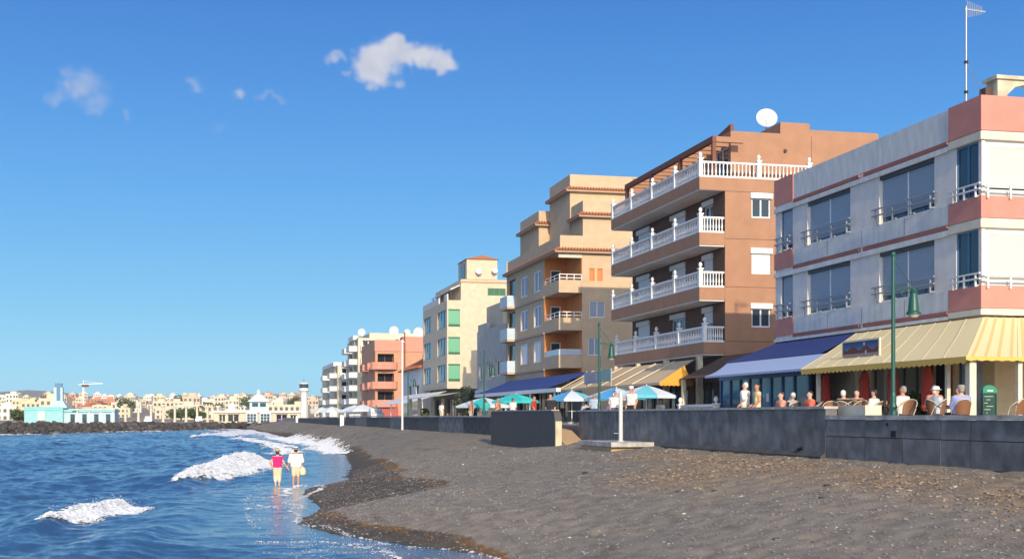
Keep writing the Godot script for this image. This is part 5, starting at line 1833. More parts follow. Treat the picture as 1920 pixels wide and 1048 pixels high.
	mb.box(22.1, 24.5, 3.62, 3.74, 58.33, 58.48); mb.box(22.1, 24.5, 2.75, 2.95, 58.33, 58.48)
	part(t, "rail", mb, M.white)
	mb = MB.new()
	for i in 13: mb.lathe(V(22.02, 2.95, 54.25 + i * .32), [[.06, 0], [.06, .05], [.04, .1], [.08, .25], [.045, .45], [.06, .67]], 6)
	for i in 7: mb.lathe(V(22.35 + i * .32, 2.95, 58.4), [[.06, 0], [.06, .05], [.04, .1], [.08, .25], [.045, .45], [.06, .67]], 6)
	part(t, "balusters", mb, M.white, "", "stuff")

func lamp(called_label: String, s: float) -> void:
	var x := 18.2
	var t := thing("street_lamp", called_label, "street lamp", V(x, 2.75, s), "green promenade lamps")
	var mb := MB.new()
	mb.lathe(V(x, 2.75, s), [[.16, 0], [.16, .1], [.12, .2], [.13, .5], [.09, .62], [.11, .7], [.085, .8], [.08, 1.0], [.06, 1.1]], 12)
	part(t, "base", mb, M.lamp_green)
	mb = MB.new()
	mb.cyl(V(x, 3.84, s), V(x, 7.62, s), .06, .05, 10)
	mb.ball(V(x, 7.64, s), Vector3(.07, .09, .07), 8, 5)
	part(t, "pole", mb, M.lamp_green)
	mb = MB.new()
	mb.cyl(V(x, 6.72, s), V(x + .62, 6.72, s), .028, .022, 6)
	mb.cyl(V(x, 7.5, s), V(x + .6, 6.75, s), .012, .012, 5)
	for k in 10:   # scroll under the arm
		var a0 := k * .62; var a1 := (k + 1) * .62; var r0 := .13 - k * .009; var r1 := .13 - (k + 1) * .009
		mb.cyl(V(x + .34 + cos(a0) * r0, 6.56 + sin(a0) * r0, s), V(x + .34 + cos(a1) * r1, 6.56 + sin(a1) * r1, s), .014, .014, 5, false)
	part(t, "arm", mb, M.lamp_green)
	mb = MB.new()
	mb.lathe(V(x + .62, 6.0, s), [[.20, 0], [.20, .05], [.155, .1], [.12, .45], [.09, .58], [.11, .63], [.05, .7], [.03, .75]], 12)
	var h := part(t, "lamp_head", mb, M.lamp_green)
	mb = MB.new()
	mb.lathe(V(x + .62, 5.9, s), [[0, 0], [.1, .02], [.17, .1]], 12)
	part(h, "diffuser", mb, M.milk)

func build_parasols() -> void:
	var first: Node3D = null
	var spots := [[20.0, 57.6, "blue and white parasol nearest the white balustrade"], [20.1, 62.6, "blue and white parasol behind the shower column"], [21.2, 67.0, "blue and white parasol between the lamp post and the shower column"], [20.0, 70.6, "blue and white parasol just past the beach ramp"]]
	for p in spots:
		if first == null:
			first = parasol(V(p[0], 2.75, p[1]), p[2], 1.5, [M.parasol_blue, M.parasol_white, M.parasol_aqua, M.parasol_white], 1.42, 1.9)
			first.set_meta("group", "blue and white parasols")
		else:
			copy(first, V(p[0], 2.75, p[1]), p[1] * .37, p[2])
	parasol(V(20.0, 2.75, 84.5), "turquoise parasol above the wall beside the rounded wall end", 1.7, [M.turquoise, M.turquoise_b], 1.45, 1.95)
	parasol(V(20.0, 2.75, 95.0), "wide white and turquoise parasol behind the far lamp", 2.2, [M.parasol_white, M.parasol_white, M.turquoise], 1.2, 1.85)
	# closed red parasols of the cafe
	for p in [[22.0, 43.3, "closed red parasol at the far end of the yellow awning"], [22.0, 40.4, "closed red parasol second from the far end of the yellow awning"], [22.0, 38.5, "closed dark red parasol half behind the green lamp post"], [22.0, 36.4, "closed red parasol nearest the near corner posts"]]:
		var t := thing("closed_parasol", p[2], "parasol", V(p[0], 2.75, p[1]))
		var mb := MB.new()
		mb.lathe(V(p[0], 3.35, p[1]), [[.16, 0], [.22, .12], [.2, .5], [.15, .9], [.17, 1.05], [.08, 1.4], [0, 1.46]], 9)
		for i in mb.v.size():
			var o: Vector3 = mb.v[i] - V(p[0], 0, p[1])
			var a := atan2(o.z, o.x)
			mb.v[i] += Vector3(o.x, 0, o.z) * .22 * sin(a * 5.0 + o.y * 2.0)
		part(t, "canopy", mb, M.red_cloth)
		mb = MB.new()
		mb.cyl(V(p[0], 2.75, p[1]), V(p[0], 4.9, p[1]), .03, .03, 6)
		part(t, "pole", mb, M.wood)
		mb = MB.new()
		mb.lathe(V(p[0], 2.75, p[1]), [[.3, 0], [.3, .06], [.06, .12]], 10)
		part(t, "foot", mb, M.dark_frame)
	# pale parasols far along the promenade
	var far: Node3D = null
	for p in [[19.5, 172.0, "white parasol at the foot of the salmon building"], [19.0, 212.0, "pale parasol before the stepped cream blocks"], [18.5, 226.0, "farthest pale parasol before the stepped cream blocks"], [19.5, 182.0, "low white parasol beside the salmon building"]]:
		if far == null: far = parasol(V(p[0], 2.75, p[1]), p[2], 2.2, [M.parasol_white], 1.2, 2.0)
		else: copy(far, V(p[0], 2.75, p[1]), 1.0, p[2])

func parasol(at: Vector3, label: String, r: float, tones: Array, edge: float, top: float) -> Node3D:
	var t := thing("parasol", label, "parasol", at)
	var mb := MB.new()
	mb.cyl(at, at + Vector3(0, top + .05, 0), .03, .025, 8)
	part(t, "pole", mb, M.white)
	mb = MB.new()
	mb.lathe(at, [[.28, 0], [.28, .08], [.06, .14], [.05, .4]], 10)
	part(t, "foot", mb, M.grey_wall)
	for i in 8:
		mb = MB.new()
		var a0 := TAU * i / 8; var a1 := TAU * (i + 1) / 8
		var c := at + Vector3(0, top, 0)
		var last0 := c; var last1 := c
		for q in 4:
			var u := (q + 1) / 4.0
			var y := lerpf(top, edge, pow(u, 1.25))
			var p0 := at + Vector3(cos(a0) * r * u, y, sin(a0) * r * u); var p1 := at + Vector3(cos(a1) * r * u, y, sin(a1) * r * u)
			var s0 := p0.lerp(p1, .008); var s1 := p1.lerp(p0, .008)
			var m0 := last0.lerp(last1, .5); var mid := s0.lerp(s1, .5) - Vector3(0, .035 * u, 0)
			if q > 0: m0 -= Vector3(0, .035 * (u - .25), 0)
			mb.quad(last0, m0, mid, s0, Vector3.UP); mb.quad(m0, last1, s1, mid, Vector3.UP)
			last0 = s0; last1 = s1
		mb.quad(last0, last1, last1 - Vector3(0, .14, 0), last0 - Vector3(0, .14, 0), Vector3(cos(a0), 0, sin(a0)))
		part(t, "canopy_panel", mb, tones[i % tones.size()])
		mb = MB.new()
		mb.bar(at + Vector3(0, top - .05, 0), at + Vector3(cos(a0) * r, edge - .02, sin(a0) * r), .02, .02)
		part(t, "rib", mb, M.white)
	return t

func make_chair(label: String, frame: Material, weave: Material) -> Node3D:
	var t := thing("cafe_chair", label, "chair", Vector3.ZERO)
	var mb := MB.new()
	mb.lathe(Vector3(0, .39, 0), [[0, 0], [.2, 0], [.215, .02], [.2, .045], [0, .05]], 12)
	part(t, "seat", mb, weave)
	for p in [[-.16, -.16], [.16, -.16], [-.15, .17], [.15, .17]]:
		mb = MB.new()
		mb.cyl(Vector3(p[0] * 1.2, 0, p[1] * 1.2), Vector3(p[0], .40, p[1]), .016, .016, 6)
		part(t, "leg", mb, frame)
	mb = MB.new()
	for i in 8:   # woven back, curved round the sitter
		var a0 := -1.0 + i * .25; var a1 := -1.0 + (i + 1) * .25
		var h0 := .88 - .16 * pow(a0, 2); var h1 := .88 - .16 * pow(a1, 2)
		var p0 := Vector3(sin(a0) * .23, .5, cos(a0) * .22 - .01); var p1 := Vector3(sin(a1) * .23, .5, cos(a1) * .22 - .01)
		var q0 := p0 + Vector3(0, h0 - .5, .05); var q1 := p1 + Vector3(0, h1 - .5, .05)
		var o := (p0 + p1).normalized() * .015
		mb.quad(p0 + o, p1 + o, q1 + o, q0 + o, p0); mb.quad(p0 - o, p1 - o, q1 - o, q0 - o, -p0)
		mb.quad(q0 - o, q1 - o, q1 + o, q0 + o, Vector3.UP)
	part(t, "backrest", mb, weave)
	mb = MB.new()
	for i in 12:   # bent frame: back hoop and arms
		var a0 := -1.65 + i * .275; var a1 := -1.65 + (i + 1) * .275
		var h0 := .66 + .24 * cos(a0 * .9); var h1 := .66 + .24 * cos(a1 * .9)
		mb.cyl(Vector3(sin(a0) * .25, h0, cos(a0) * .27), Vector3(sin(a1) * .25, h1, cos(a1) * .27), .016, .016, 6, false)
	for sd in [-1, 1]: mb.cyl(Vector3(sd * .25, .65, -.02), Vector3(sd * .18, .3, -.18), .014, .014, 6)
	part(t, "hoop", mb, frame)
	return t

func make_table(label: String, top: Material) -> Node3D:
	var t := thing("cafe_table", label, "table", Vector3.ZERO)
	var mb := MB.new()
	mb.lathe(Vector3(0, .71, 0), [[0, 0], [.38, 0], [.395, .012], [.38, .03], [0, .03]], 18)
	part(t, "table_top", mb, top)
	mb = MB.new()
	mb.cyl(Vector3(0, .02, 0), Vector3(0, .71, 0), .03, .03, 8)
	part(t, "column", mb, M.dark_frame)
	mb = MB.new()
	mb.lathe(Vector3.ZERO, [[.24, 0], [.22, .03], [.04, .06]], 12)
	part(t, "foot", mb, M.dark_frame)
	return t

func build_furniture() -> void:
	var wicker := make_chair("brown wicker chair on the cafe terrace under the yellow awning", M.cream_old, M.wicker)
	wicker.set_meta("group", "wicker chairs of the cafe terrace")
	wicker_chair = wicker
	var spots := [[18.2, 36.6, 1.2], [18.3, 34.6, .4], [18.25, 33.9, .2], [18.25, 31.2, 2.2], [18.5, 30.2, .9], [18.15, 35.4, 2.6], [20.6, 29.8, .4], [21.5, 30.7, 2.0], [22.8, 30.2, 1.0], [23.4, 31.0, -1.4], [19.8, 38.0, .6], [20.6, 38.9, 2.4]]
	for i in spots.size():
		var at := V(spots[i][0], 2.75, spots[i][1])
		if i == 0:
			wicker.position = at; wicker.rotation.y = spots[i][2]
		else: copy(wicker, at, spots[i][2])
	var table := make_table("round dark cafe table on the terrace under the yellow awning", M.dark_frame)
	table.set_meta("group", "tables of the cafe terrace")
	cafe_table = table
	var tab := [[18.45, 32.9], [19.78, 31.42], [19.25, 36.2], [22.15, 30.4], [20.2, 38.4]]
	for i in tab.size():
		if i == 0: table.position = V(tab[i][0], 2.75, tab[i][1])
		else: copy(table, V(tab[i][0], 2.75, tab[i][1]))
	for p in [[24.4, 41.2, 1.3, "leafy potted bush against the cafe front, between two closed red parasols"], [24.5, 45.2, 1.1, "leafy potted bush at the far end of the cafe front"], [24.6, 39.6, 1.0, "small potted bush beside the dark cafe doorway"]]: shrub(p[3], V(p[0], 2.75, p[1]), .45, p[2], 170, M.leaf, int(p[1]))
	# table with a white cloth by the high wall
	var t := thing("cloth_table", "rectangular table with a white cloth behind the high sea wall", "table", V(18.0, 2.75, 37.9))
	var mb := MB.new()
	mb.box(17.75, 18.45, 3.45, 3.49, 37.3, 38.7)
	mb.box(17.745, 17.76, 3.15, 3.45, 37.3, 38.7); mb.box(17.76, 18.45, 3.15, 3.45, 37.285, 37.3)
	part(t, "tablecloth", mb, M.white)
	for p in [[17.8, 37.4], [18.4, 37.4], [17.8, 38.6], [18.4, 38.6]]: block(t, "leg", M.wood, p[0] - .03, p[0] + .03, 2.75, 3.45, p[1] - .03, p[1] + .03)
	# menu board
	t = thing("menu_board", "dark green chalk menu board with its lit top coloured a brighter green on an easel", "sign", V(20.8, 2.75, 31.3))
	mb = MB.new()
	mb.box(20.618, 21.002, 3.15, 3.95, 31.3, 31.36)
	part(t, "board", mb, M.board_green)
	mb = MB.new()
	var top := []
	for i in 9:
		var a := PI * i / 8
		top.append(V(20.81 - cos(a) * .19, 3.95 + sin(a) * .1, 31.29))
	mb.prism(top, V(0, 0, .08))
	mb.box(20.593, 21.027, 3.83, 3.95, 31.27, 31.299)
	part(t, "header", mb, M.lit_green)  # frame top in brighter green, its sunlit look put into the colour
	mb = MB.new()
	mb.box(20.593, 20.618, 3.05, 3.83, 31.27, 31.38); mb.box(21.002, 21.027, 3.05, 3.83, 31.27, 31.38)
	part(t, "frame", mb, M.lamp_green)
	mb = MB.new()
	for k in 6: mb.box(20.655 + (k % 2) * .06, 20.928 - (k % 3) * .09, 3.73 - k * .09, 3.745 - k * .09, 31.292, 31.2985)
	mb.box(20.717, 20.903, 3.87, 3.92, 31.262, 31.268)
	part(t, "chalk_line", mb, M.chalk, "", "stuff")
	for p in [[20.6, 31.3], [21.02, 31.3], [20.8, 31.9]]:
		mb = MB.new()
		mb.bar(V(p[0], 2.75, p[1]), V(lerpf(p[0], 20.8, .2), 3.9, 31.37), .04, .04)
		part(t, "leg", mb, M.wood)
	# street lamps and mast
	lamp("green street lamp in front of the yellow awning, nearest one", 31.85)
	lamp("green street lamp in front of the brown building's balconies", 59.4)
	lamp("green street lamp before the low grey house", 86.5)
	lamp("farthest green street lamp, before the green blind block", 122.0)
	t = thing("mast", "tall slim white mast rising from the sand before the sea wall", "mast", V(16.75, 1.3, 115.8))
	mb = MB.new()
	mb.cyl(V(16.75, 1.3, 115.8), V(16.75, 9.9, 115.8), .10, .07, 10)
	part(t, "pole", mb, M.white)
	mb = MB.new()
	mb.box(16.6, 16.9, 9.9, 10.0, 115.6, 116.0); mb.cyl(V(16.75, 10.02, 115.8), V(16.75, 10.2, 115.8), .1, .02, 8)
	part(t, "head", mb, M.white)
	# kiosk, hedge and pergola before the green block
	t = thing("pergola", "small white pergola with a canvas roof before the green blind block", "pergola", V(21, 2.75, 132))
	for p in [[20.2, 128.5], [20.2, 134.5], [22.6, 128.5], [22.6, 134.5]]: block(t, "post", M.cream, p[0], p[0] + .3, 2.75, 5.0, p[1], p[1] + .3)
	block(t, "rail", M.cream, 20.2, 22.9, 2.8, 3.0, 128.4, 128.49)
	mb = MB.new()
	slab_strip(mb, V(23.2, 5.5, 122), V(23.2, 5.5, 135), V(19.6, 5.02, 135), V(19.6, 5.02, 122), .1)
	part(t, "canvas", mb, M.lime_cloth)
	t = thing("awning", "narrow white awning sloping away past the white mast", "awning", V(22, 4.5, 150))
	mb = MB.new()
	slab_strip(mb, V(24.5, 5.9, 136), V(24.5, 5.9, 165), V(20.2, 4.6, 165), V(20.2, 4.6, 136), .1)
	part(t, "canvas", mb, M.white)
	for s in [137, 150, 164]: block(t, "post", M.white, 20.3, 20.42, 2.75, 4.58, s, s + .12)
	shrub("dark green shrub between the low grey house and the green blind block", V(26.6, 2.75, 136.0), 1.4, 3.6, 700, M.leaf_dark, 5)
	shrub("small potted bush beside the pergola", V(20.6, 2.75, 126.5), .5, 1.2, 160, M.leaf, 6)
	# white van-like delivery tricycle is left out; a white car stands far along the road
	for p in [[20.5, 166.0, "white parked car seen small beyond the pergola", M.white], [20.8, 196.0, "silver parked car farther along the road", M.metal]]: car(p[2], V(p[0], 2.75, p[1]), p[3])

func car(label: String, at: Vector3, paint: Material) -> void:
	var t := thing("parked_car", label, "car", at)
	var mb := MB.new()
	var low := [Vector3(-.85, .3, 2.1), Vector3(-.85, .75, 2.1), Vector3(-.85, .9, 1.2), Vector3(-.85, .95, -1.9), Vector3(-.85, .7, -2.1), Vector3(-.85, .3, -2.1)]
	var up := [Vector3(-.72, .92, 1.1), Vector3(-.72, 1.42, .4), Vector3(-.72, 1.45, -1.2), Vector3(-.72, .95, -1.85)]
	for list in [low, up]:
		var q := []
		for p in list: q.append(p + at)
		mb.prism(q, Vector3(-list[0].x * 2, 0, 0))
	part(t, "body", mb, paint)
	mb = MB.new()
	mb.prism([at + Vector3(-.735, .97, .95), at + Vector3(-.735, 1.36, .38), at + Vector3(-.735, 1.38, -1.15), at + Vector3(-.735, .99, -1.6)], Vector3(1.47, 0, 0))
	part(t, "window", mb, M.glass_dark)
	for p in [[-.86, 1.35], [.7, 1.35], [-.86, -1.3], [.7, -1.3]]:
		mb = MB.new()
		mb.cyl(at + Vector3(p[0], .32, p[1]), at + Vector3(p[0] + .16, .32, p[1]), .32, .32, 14)
		part(t, "wheel", mb, M.black)

func leaves(mb: MB, at: Vector3, r: Vector3, n: int, size: float, sd: int) -> void:
	var g := RandomNumberGenerator.new()
	g.seed = sd
	for i in n:
		var d := Vector3(g.randf_range(-1, 1), g.randf_range(-1, 1), g.randf_range(-1, 1)).normalized() * pow(g.randf(), .4)
		d *= 1.0 + .35 * nz.get_noise_3d(d.x * 60 + sd * 9, d.y * 60, d.z * 60)
		var p := at + d * r
		var a := Vector3(g.randf_range(-1, 1), g.randf_range(-1, 1), g.randf_range(-1, 1)).normalized() * size
		var b := a.cross(Vector3(g.randf_range(-1, 1), g.randf_range(-1, 1), g.randf_range(-1, 1))).normalized() * size * .6
		mb.quad(p - a, p + b, p + a, p - b, d + Vector3.UP * .3)

func shrub(label: String, at: Vector3, r: float, h: float, n: int, m: Material, sd: int) -> void:
	var t := thing("shrub", label, "shrub", at)
	var mb := MB.new()
	leaves(mb, at + Vector3(0, h * .55, 0), Vector3(r, h * .5, r), n, .16, sd)
	part(t, "foliage", mb, m)
	mb = MB.new()
	mb.cyl(at, at + Vector3(.05, h * .5, 0), .08, .04, 6)
	part(t, "stem", mb, M.wood)

func build_far() -> void:
	# breakwater: rocks one by one along two runs
	var t := thing("breakwater", "long breakwater of dark tumbled boulders across the bay", "breakwater", V(-20, 0, 250))
	var shapes := []
	for k in 5: shapes.append(boulder(60 + k))
	var rocks := [M.rock, M.rock_b, M.rock_c]
	for i in 300:
		var f := i / 300.0
		var line := V(-64, 0, 215).lerp(V(0, 0, 315), 0) if false else Vector3.ZERO
		var u := pow(rng.randf(), .9)
		var p := Vector2(-47.0, 208.0).lerp(Vector2(1.0, 316.0), u)
		var row := i % 5
		var across := [2.6, 1.9, 1.0, .0, -1.1][row] + rng.randf_range(-.4, .4) as float
		var y := [.0, .55, 1.1, 1.55, 1.75][row] + rng.randf_range(-.25, .3) as float
		var r := rng.randf_range(.42, .95) * (1.15 if row < 2 else 1.0)
		y -= u * .55
		var o := MeshInstance3D.new()
		o.name = "rock"
		o.mesh = shapes[i % 5]
		o.material_override = rocks[rng.randi() % 3]
		o.position = V(p.x + across * .915, y, p.y - across * .402) - t.position
		o.rotation = Vector3(rng.randf_range(-.5, .5), rng.randf() * TAU, rng.randf_range(-.5, .5))
		o.scale = Vector3(r, r * rng.randf_range(.6, .9), r * rng.randf_range(.75, 1.1))
		t.add_child(o, true)
	var small := []
	for i in 900:
		var u := rng.randf()
		var p := Vector2(-47.0, 208.0).lerp(Vector2(1.0, 316.0), u)
		var k := rng.randf()
		var r := rng.randf_range(.25, .6)
		small.append([Transform3D(Basis.from_euler(Vector3(rng.randf(), rng.randf() * TAU, rng.randf())).scaled(Vector3(r, r * .8, r)), V(p.x + lerpf(3.0, -1.4, k), lerpf(-.1, 2.0, pow(k, .7)) - u * .5, p.y - lerpf(3.0, -1.4, k) * .44)), Color.WHITE.darkened(rng.randf() * .6)])
	var mm := MultiMesh.new()
	mm.transform_format = MultiMesh.TRANSFORM_3D
	mm.use_colors = true
	mm.mesh = shapes[0]
	mm.instance_count = small.size()
	for i in small.size():
		mm.set_instance_transform(i, Transform3D(small[i][0].basis, small[i][0].origin - t.position))
		mm.set_instance_color(i, Color(.10, .085, .07) * small[i][1])
	var sr := MultiMeshInstance3D.new()
	sr.name = "small_rocks"
	sr.multimesh = mm
	sr.material_override = M.pebble
	sr.set_meta("kind", "stuff")
	t.add_child(sr, true)
	var mb := MB.new()
	mb.prism([V(-47 - 1, -1, 208.5), V(-47 + 2.6, -1, 207), V(-47 + .6, 1.35, 207.6), V(-47 - 1, 1.6, 208.5)], V(48, -.5, 108))
	part(t, "core", mb, M.rock)
	# the low rocks where the breakwater meets the beach
	t = thing("rock_bank", "low grey bank of rocks and sand below the pavilion", "rocks", V(8, 0, 325))
	for i in 40:
		var o := MeshInstance3D.new()
		o.name = "rock"
		o.mesh = shapes[i % 5]
		o.material_override = rocks[rng.randi() % 3]
		o.position = V(rng.randf_range(0, 17), rng.randf_range(.5, 1.3), rng.randf_range(318, 332)) - t.position
		o.rotation = Vector3(0, rng.randf() * TAU, .2)
		o.scale = Vector3.ONE * rng.randf_range(.5, 1.1)
		t.add_child(o, true)
	# turquoise harbour building and its tower
	t = thing("harbour_building", "long turquoise harbour building with white bays at the far left behind the breakwater", "building", V(-30, 1.7, 285))
	block(t, "wall", M.turquoise_wall, -38.7, -31.0, 1.7, 4.9, 284, 296)
	block(t, "wall", M.turquoise_pale, -31.0, -20.6, 1.7, 4.7, 285, 296)
	block(t, "parapet", M.turquoise_wall, -38.8, -31.0, 4.9, 5.15, 283.9, 296)
	block(t, "cornice", M.turquoise_b, -38.75, -20.6, 4.35, 4.5, 283.9, 283.995)
	for k in 4:
		var x := -29.6 + k * 2.4
		block(t, "window", M.glass, x, x + .9, 1.8, 3.6, 284.9, 284.995)
		block(t, "pier", M.white_wall, x + 1.25, x + 1.6, 1.7, 4.7, 284.7, 284.995)
	block(t, "window", M.glass, -29.2, -27.9, 4.0, 4.3, 284.9, 284.995)
	block(t, "bay", M.white_wall, -35.9, -34.6, 2.3, 4.2, 283.6, 283.995)
	mb = MB.new()
	mb.prism([V(-33.9, 4.9, 284), V(-30.1, 4.9, 284), V(-31.0, 6.4, 284), V(-33.0, 6.4, 284)], V(0, 0, 4))
	part(t, "tower_base", mb, M.turquoise_pale)
	block(t, "tower", M.turquoise_pale, -32.9, -31.1, 6.4, 9.2, 284.4, 286.4)
	block(t, "tower_stripe", M.blue_frame, -32.3, -31.6, 5.8, 9.3, 284.2, 284.39)
	block(t, "lantern_room", M.blue_frame, -32.7, -31.3, 9.2, 10.1, 284.6, 286.2)
	# crane
	t = thing("tower_crane", "small distant tower crane with a dark counterweight behind the turquoise tower", "crane", V(-58, 8, 600))
	mb = MB.new()
	mb.box(-57.2, -56.4, 8, 17.6, 600, 600.8)
	part(t, "mast", mb, M.metal)
	mb = MB.new()
	mb.bar(V(-59, 17.2, 600), V(-48.5, 17.8, 600), .35, .35); mb.bar(V(-56.8, 19, 600), V(-50, 17.8, 600), .12, .12); mb.bar(V(-56.8, 17.4, 600), V(-56.8, 19, 600), .3, .3)
	part(t, "jib", mb, M.metal)
	block(t, "counterweight", M.brown_dark, -57.5, -54.6, 16.2, 17.2, 599.6, 601)
	# pavilion with arches and a pyramid roof
	t = thing("pavilion", "white and pale blue seaside pavilion with arched bays and a pyramid roof", "pavilion", V(11, 1.5, 335))
	mb = MB.new()
	var hh := [[1.2, 3.0, 1.6, 3.6], [3.4, 6.4, 1.6, 3.7], [15.6, 18.6, 1.6, 3.7], [19.2, 21.0, 1.6, 3.5]]
	awall(mb, "z", 335, .0, 22.0, 1.3, 4.1, hh, .8)
	mb.quad(V(0, 4.1, 335), V(22, 4.1, 335), V(22, 4.1, 345), V(0, 4.1, 345), Vector3.UP)
	part(t, "wall", mb, M.cream_far)
	block(t, "roof_slab", M.white_wall, -.5, 22.4, 4.1, 4.6, 334.5, 345)
	for h in hh: window(t, "z", 335, h, M.cream, M.glass_dark, 2, .7, .2)
	for k in 2:
		var x0 := 8.0 + k * 3.4
		var b := block(t, "bay", M.pale_blue, x0, x0 + 2.9, 1.4, 4.5, 333.9, 334.49)
		mb = MB.new()
		for i in 3:
			for j in 3: mb.box(x0 + .35 + i * .78, x0 + .95 + i * .78, 1.6 + j * .75, 2.2 + j * .75, 333.84, 333.895)
		part(b, "pane", mb, M.glass, "", "stuff")
		mb = MB.new()
		var arch := []
		for i in 9: arch.append(V(x0 + 1.45 - cos(PI * i / 8) * 1.3, 3.75 + sin(PI * i / 8) * .65, 333.82))
		mb.prism(arch, V(0, 0, .06))
		part(b, "arch", mb, M.white)
	block(t, "canopy", M.purple, 16.0, 18.4, 2.1, 2.5, 333.6, 334.4)
	block(t, "upper_floor", M.turquoise_pale, 9.0, 13.6, 4.6, 6.9, 336, 341)
	for x in [9.6, 11.6]: block(t, "upper_window", M.glass, x, x + 1.5, 5.6, 6.6, 335.9, 335.995)
	mb = MB.new()
	for e in [[V(8.4, 6.9, 335.4), V(14.2, 6.9, 335.4)], [V(14.2, 6.9, 335.4), V(14.2, 6.9, 341.6)], [V(14.2, 6.9, 341.6), V(8.4, 6.9, 341.6)], [V(8.4, 6.9, 341.6), V(8.4, 6.9, 335.4)]]:
		mb.tri(e[0], e[1], V(11.3, 9.2, 338.5), (e[0] + e[1]) / 2 - V(11.3, 7.5, 338.5))
	part(t, "pyramid_roof", mb, M.white_wall)
	mb = MB.new()
	mb.lathe(V(11.3, 9.0, 338.5), [[.6, 0], [.5, .6], [.25, .9], [.05, 1.3], [0, 1.6]], 8)
	part(t, "finial", mb, M.pale_blue)
	mb = MB.new()
	mb.prism([V(3.4, 4.6, 336), V(5.4, 4.6, 336), V(5.0, 6.6, 336), V(4.2, 6.6, 336)], V(0, 0, 2))
	part(t, "roof_turret", mb, M.pale_blue)
	# white lookout tower
	t = thing("lookout_tower", "slim white lookout tower with a wider top room beside the pavilion", "tower", V(22.7, 1.7, 335))
	mb = MB.new()
	mb.lathe(V(22.75, 1.5, 335), [[1.0, 0], [.85, 1.5], [.8, 7.6], [.95, 7.9]], 12)
	part(t, "shaft", mb, M.white_wall)
	mb = MB.new()
	mb.lathe(V(22.75, 9.4, 335), [[.95, 0], [1.3, .35], [1.3, 1.0]], 12); mb.lathe(V(22.75, 11.4, 335), [[1.3, 0], [1.45, .1], [1.45, .3], [.3, .55], [0, .6]], 12)
	part(t, "top_room", mb, M.white_wall)
	mb = MB.new()
	mb.lathe(V(22.75, 10.4, 335), [[1.2, 0], [1.2, 1.0]], 12)
	part(t, "window_band", mb, M.glass)
	mb = MB.new(); mb.cyl(V(22.75, 12.0, 335), V(22.75, 13.4, 335), .06, .03, 5)
	part(t, "finial", mb, M.blue_frame)
	# pillars along the harbour road
	var first: Node3D = null
	for i in 9:
		var at := V(-19.4 + i * 2.55, 1.7, 300 + i * 5)
		if first == null:
			first = thing("pillar", "slim cream pillar in the row between the breakwater and the pastel town", "pillar", at, "cream pillars along the harbour")
			mb = MB.new(); mb.lathe(at, [[.42, 0], [.42, .3], [.3, .4], [.26, 3.4], [.4, 3.6], [.4, 3.9]], 8)
			part(first, "shaft", mb, M.cream)
			mb = MB.new(); mb.box(at.x - .5, at.x + .5, 5.6, 5.85, -at.z - .5, -at.z + .5)
			part(first, "cap", mb, M.cream)
		else: copy(first, at)
	# parked boats/vans as white shapes by the rocks
	for p in [[-3.5, 318, "white van parked behind the boulders near the pavilion"], [-14.0, 292, "white van parked behind the middle of the breakwater"]]: car(p[2], V(p[0], 1.7, p[1]), M.white)
	# palms and trees
	for p in [[-1.6, 352, 5.0, "palm left of the pavilion, nearer the water"], [1.2, 356, 4.6, "palm just behind the left bays of the pavilion"], [-4.2, 360, 4.2, "shorter palm apart from the others left of the pavilion"]]: palm(p[3], V(p[0], 1.7, p[1]), p[2])
	var trees := [[29.5, 338, 3.2, 5.2, "broad olive green tree between the lookout tower and the white blocks"], [33.0, 345, 3.0, 4.4, "bushy tree at the foot of the white blocks"], [-9.0, 372, 4.5, 3.4, "wide green hedge tree behind the pillars"], [-5.5, 378, 3.8, 3.2, "green hedge tree nearer the pavilion behind the pillars"], [-41.5, 300, 2.6, 2.6, "ochre bush left of the turquoise building"]]
	for p in trees: tree(p[4], V(p[0], 1.7, p[1]), p[2], p[3], int(p[0] * 3 + 400))
	for p in [[-92, 560, "dark green tree among the pastel houses behind the turquoise building"], [-62, 520, "green tree among the pastel houses right of the turquoise tower"], [-30, 470, "green tree low in the pastel town behind the pillars"], [-16, 620, "dark green tree amid the pastel houses above the hedge"], [14, 560, "green tree in the pastel town above the pavilion roof"], [36, 600, "green tree in the pastel town by the lookout tower"], [-120, 760, "distant dark tree high in the pastel town at the far left"]]:
		tree(p[2], V(p[0], land_height(p[0], p[1]) - .3, p[1]), 4.0, 6.5, int(p[1]))
	# the pastel town on the rising ground
	var kinds := []
	for k in 5: kinds.append(town_house(k))
	var walls := [[M.town_a, "cream"], [M.town_b, "white"], [M.town_c, "pale yellow"], [M.town_d, "pink"], [M.town_e, "sand coloured"], [M.town_f, "terracotta"]]
	var shapes_of := ["flat roofed house", "stepped house", "long apartment row", "tall apartment block", "small house with a tiled roof"]
	var count := 0
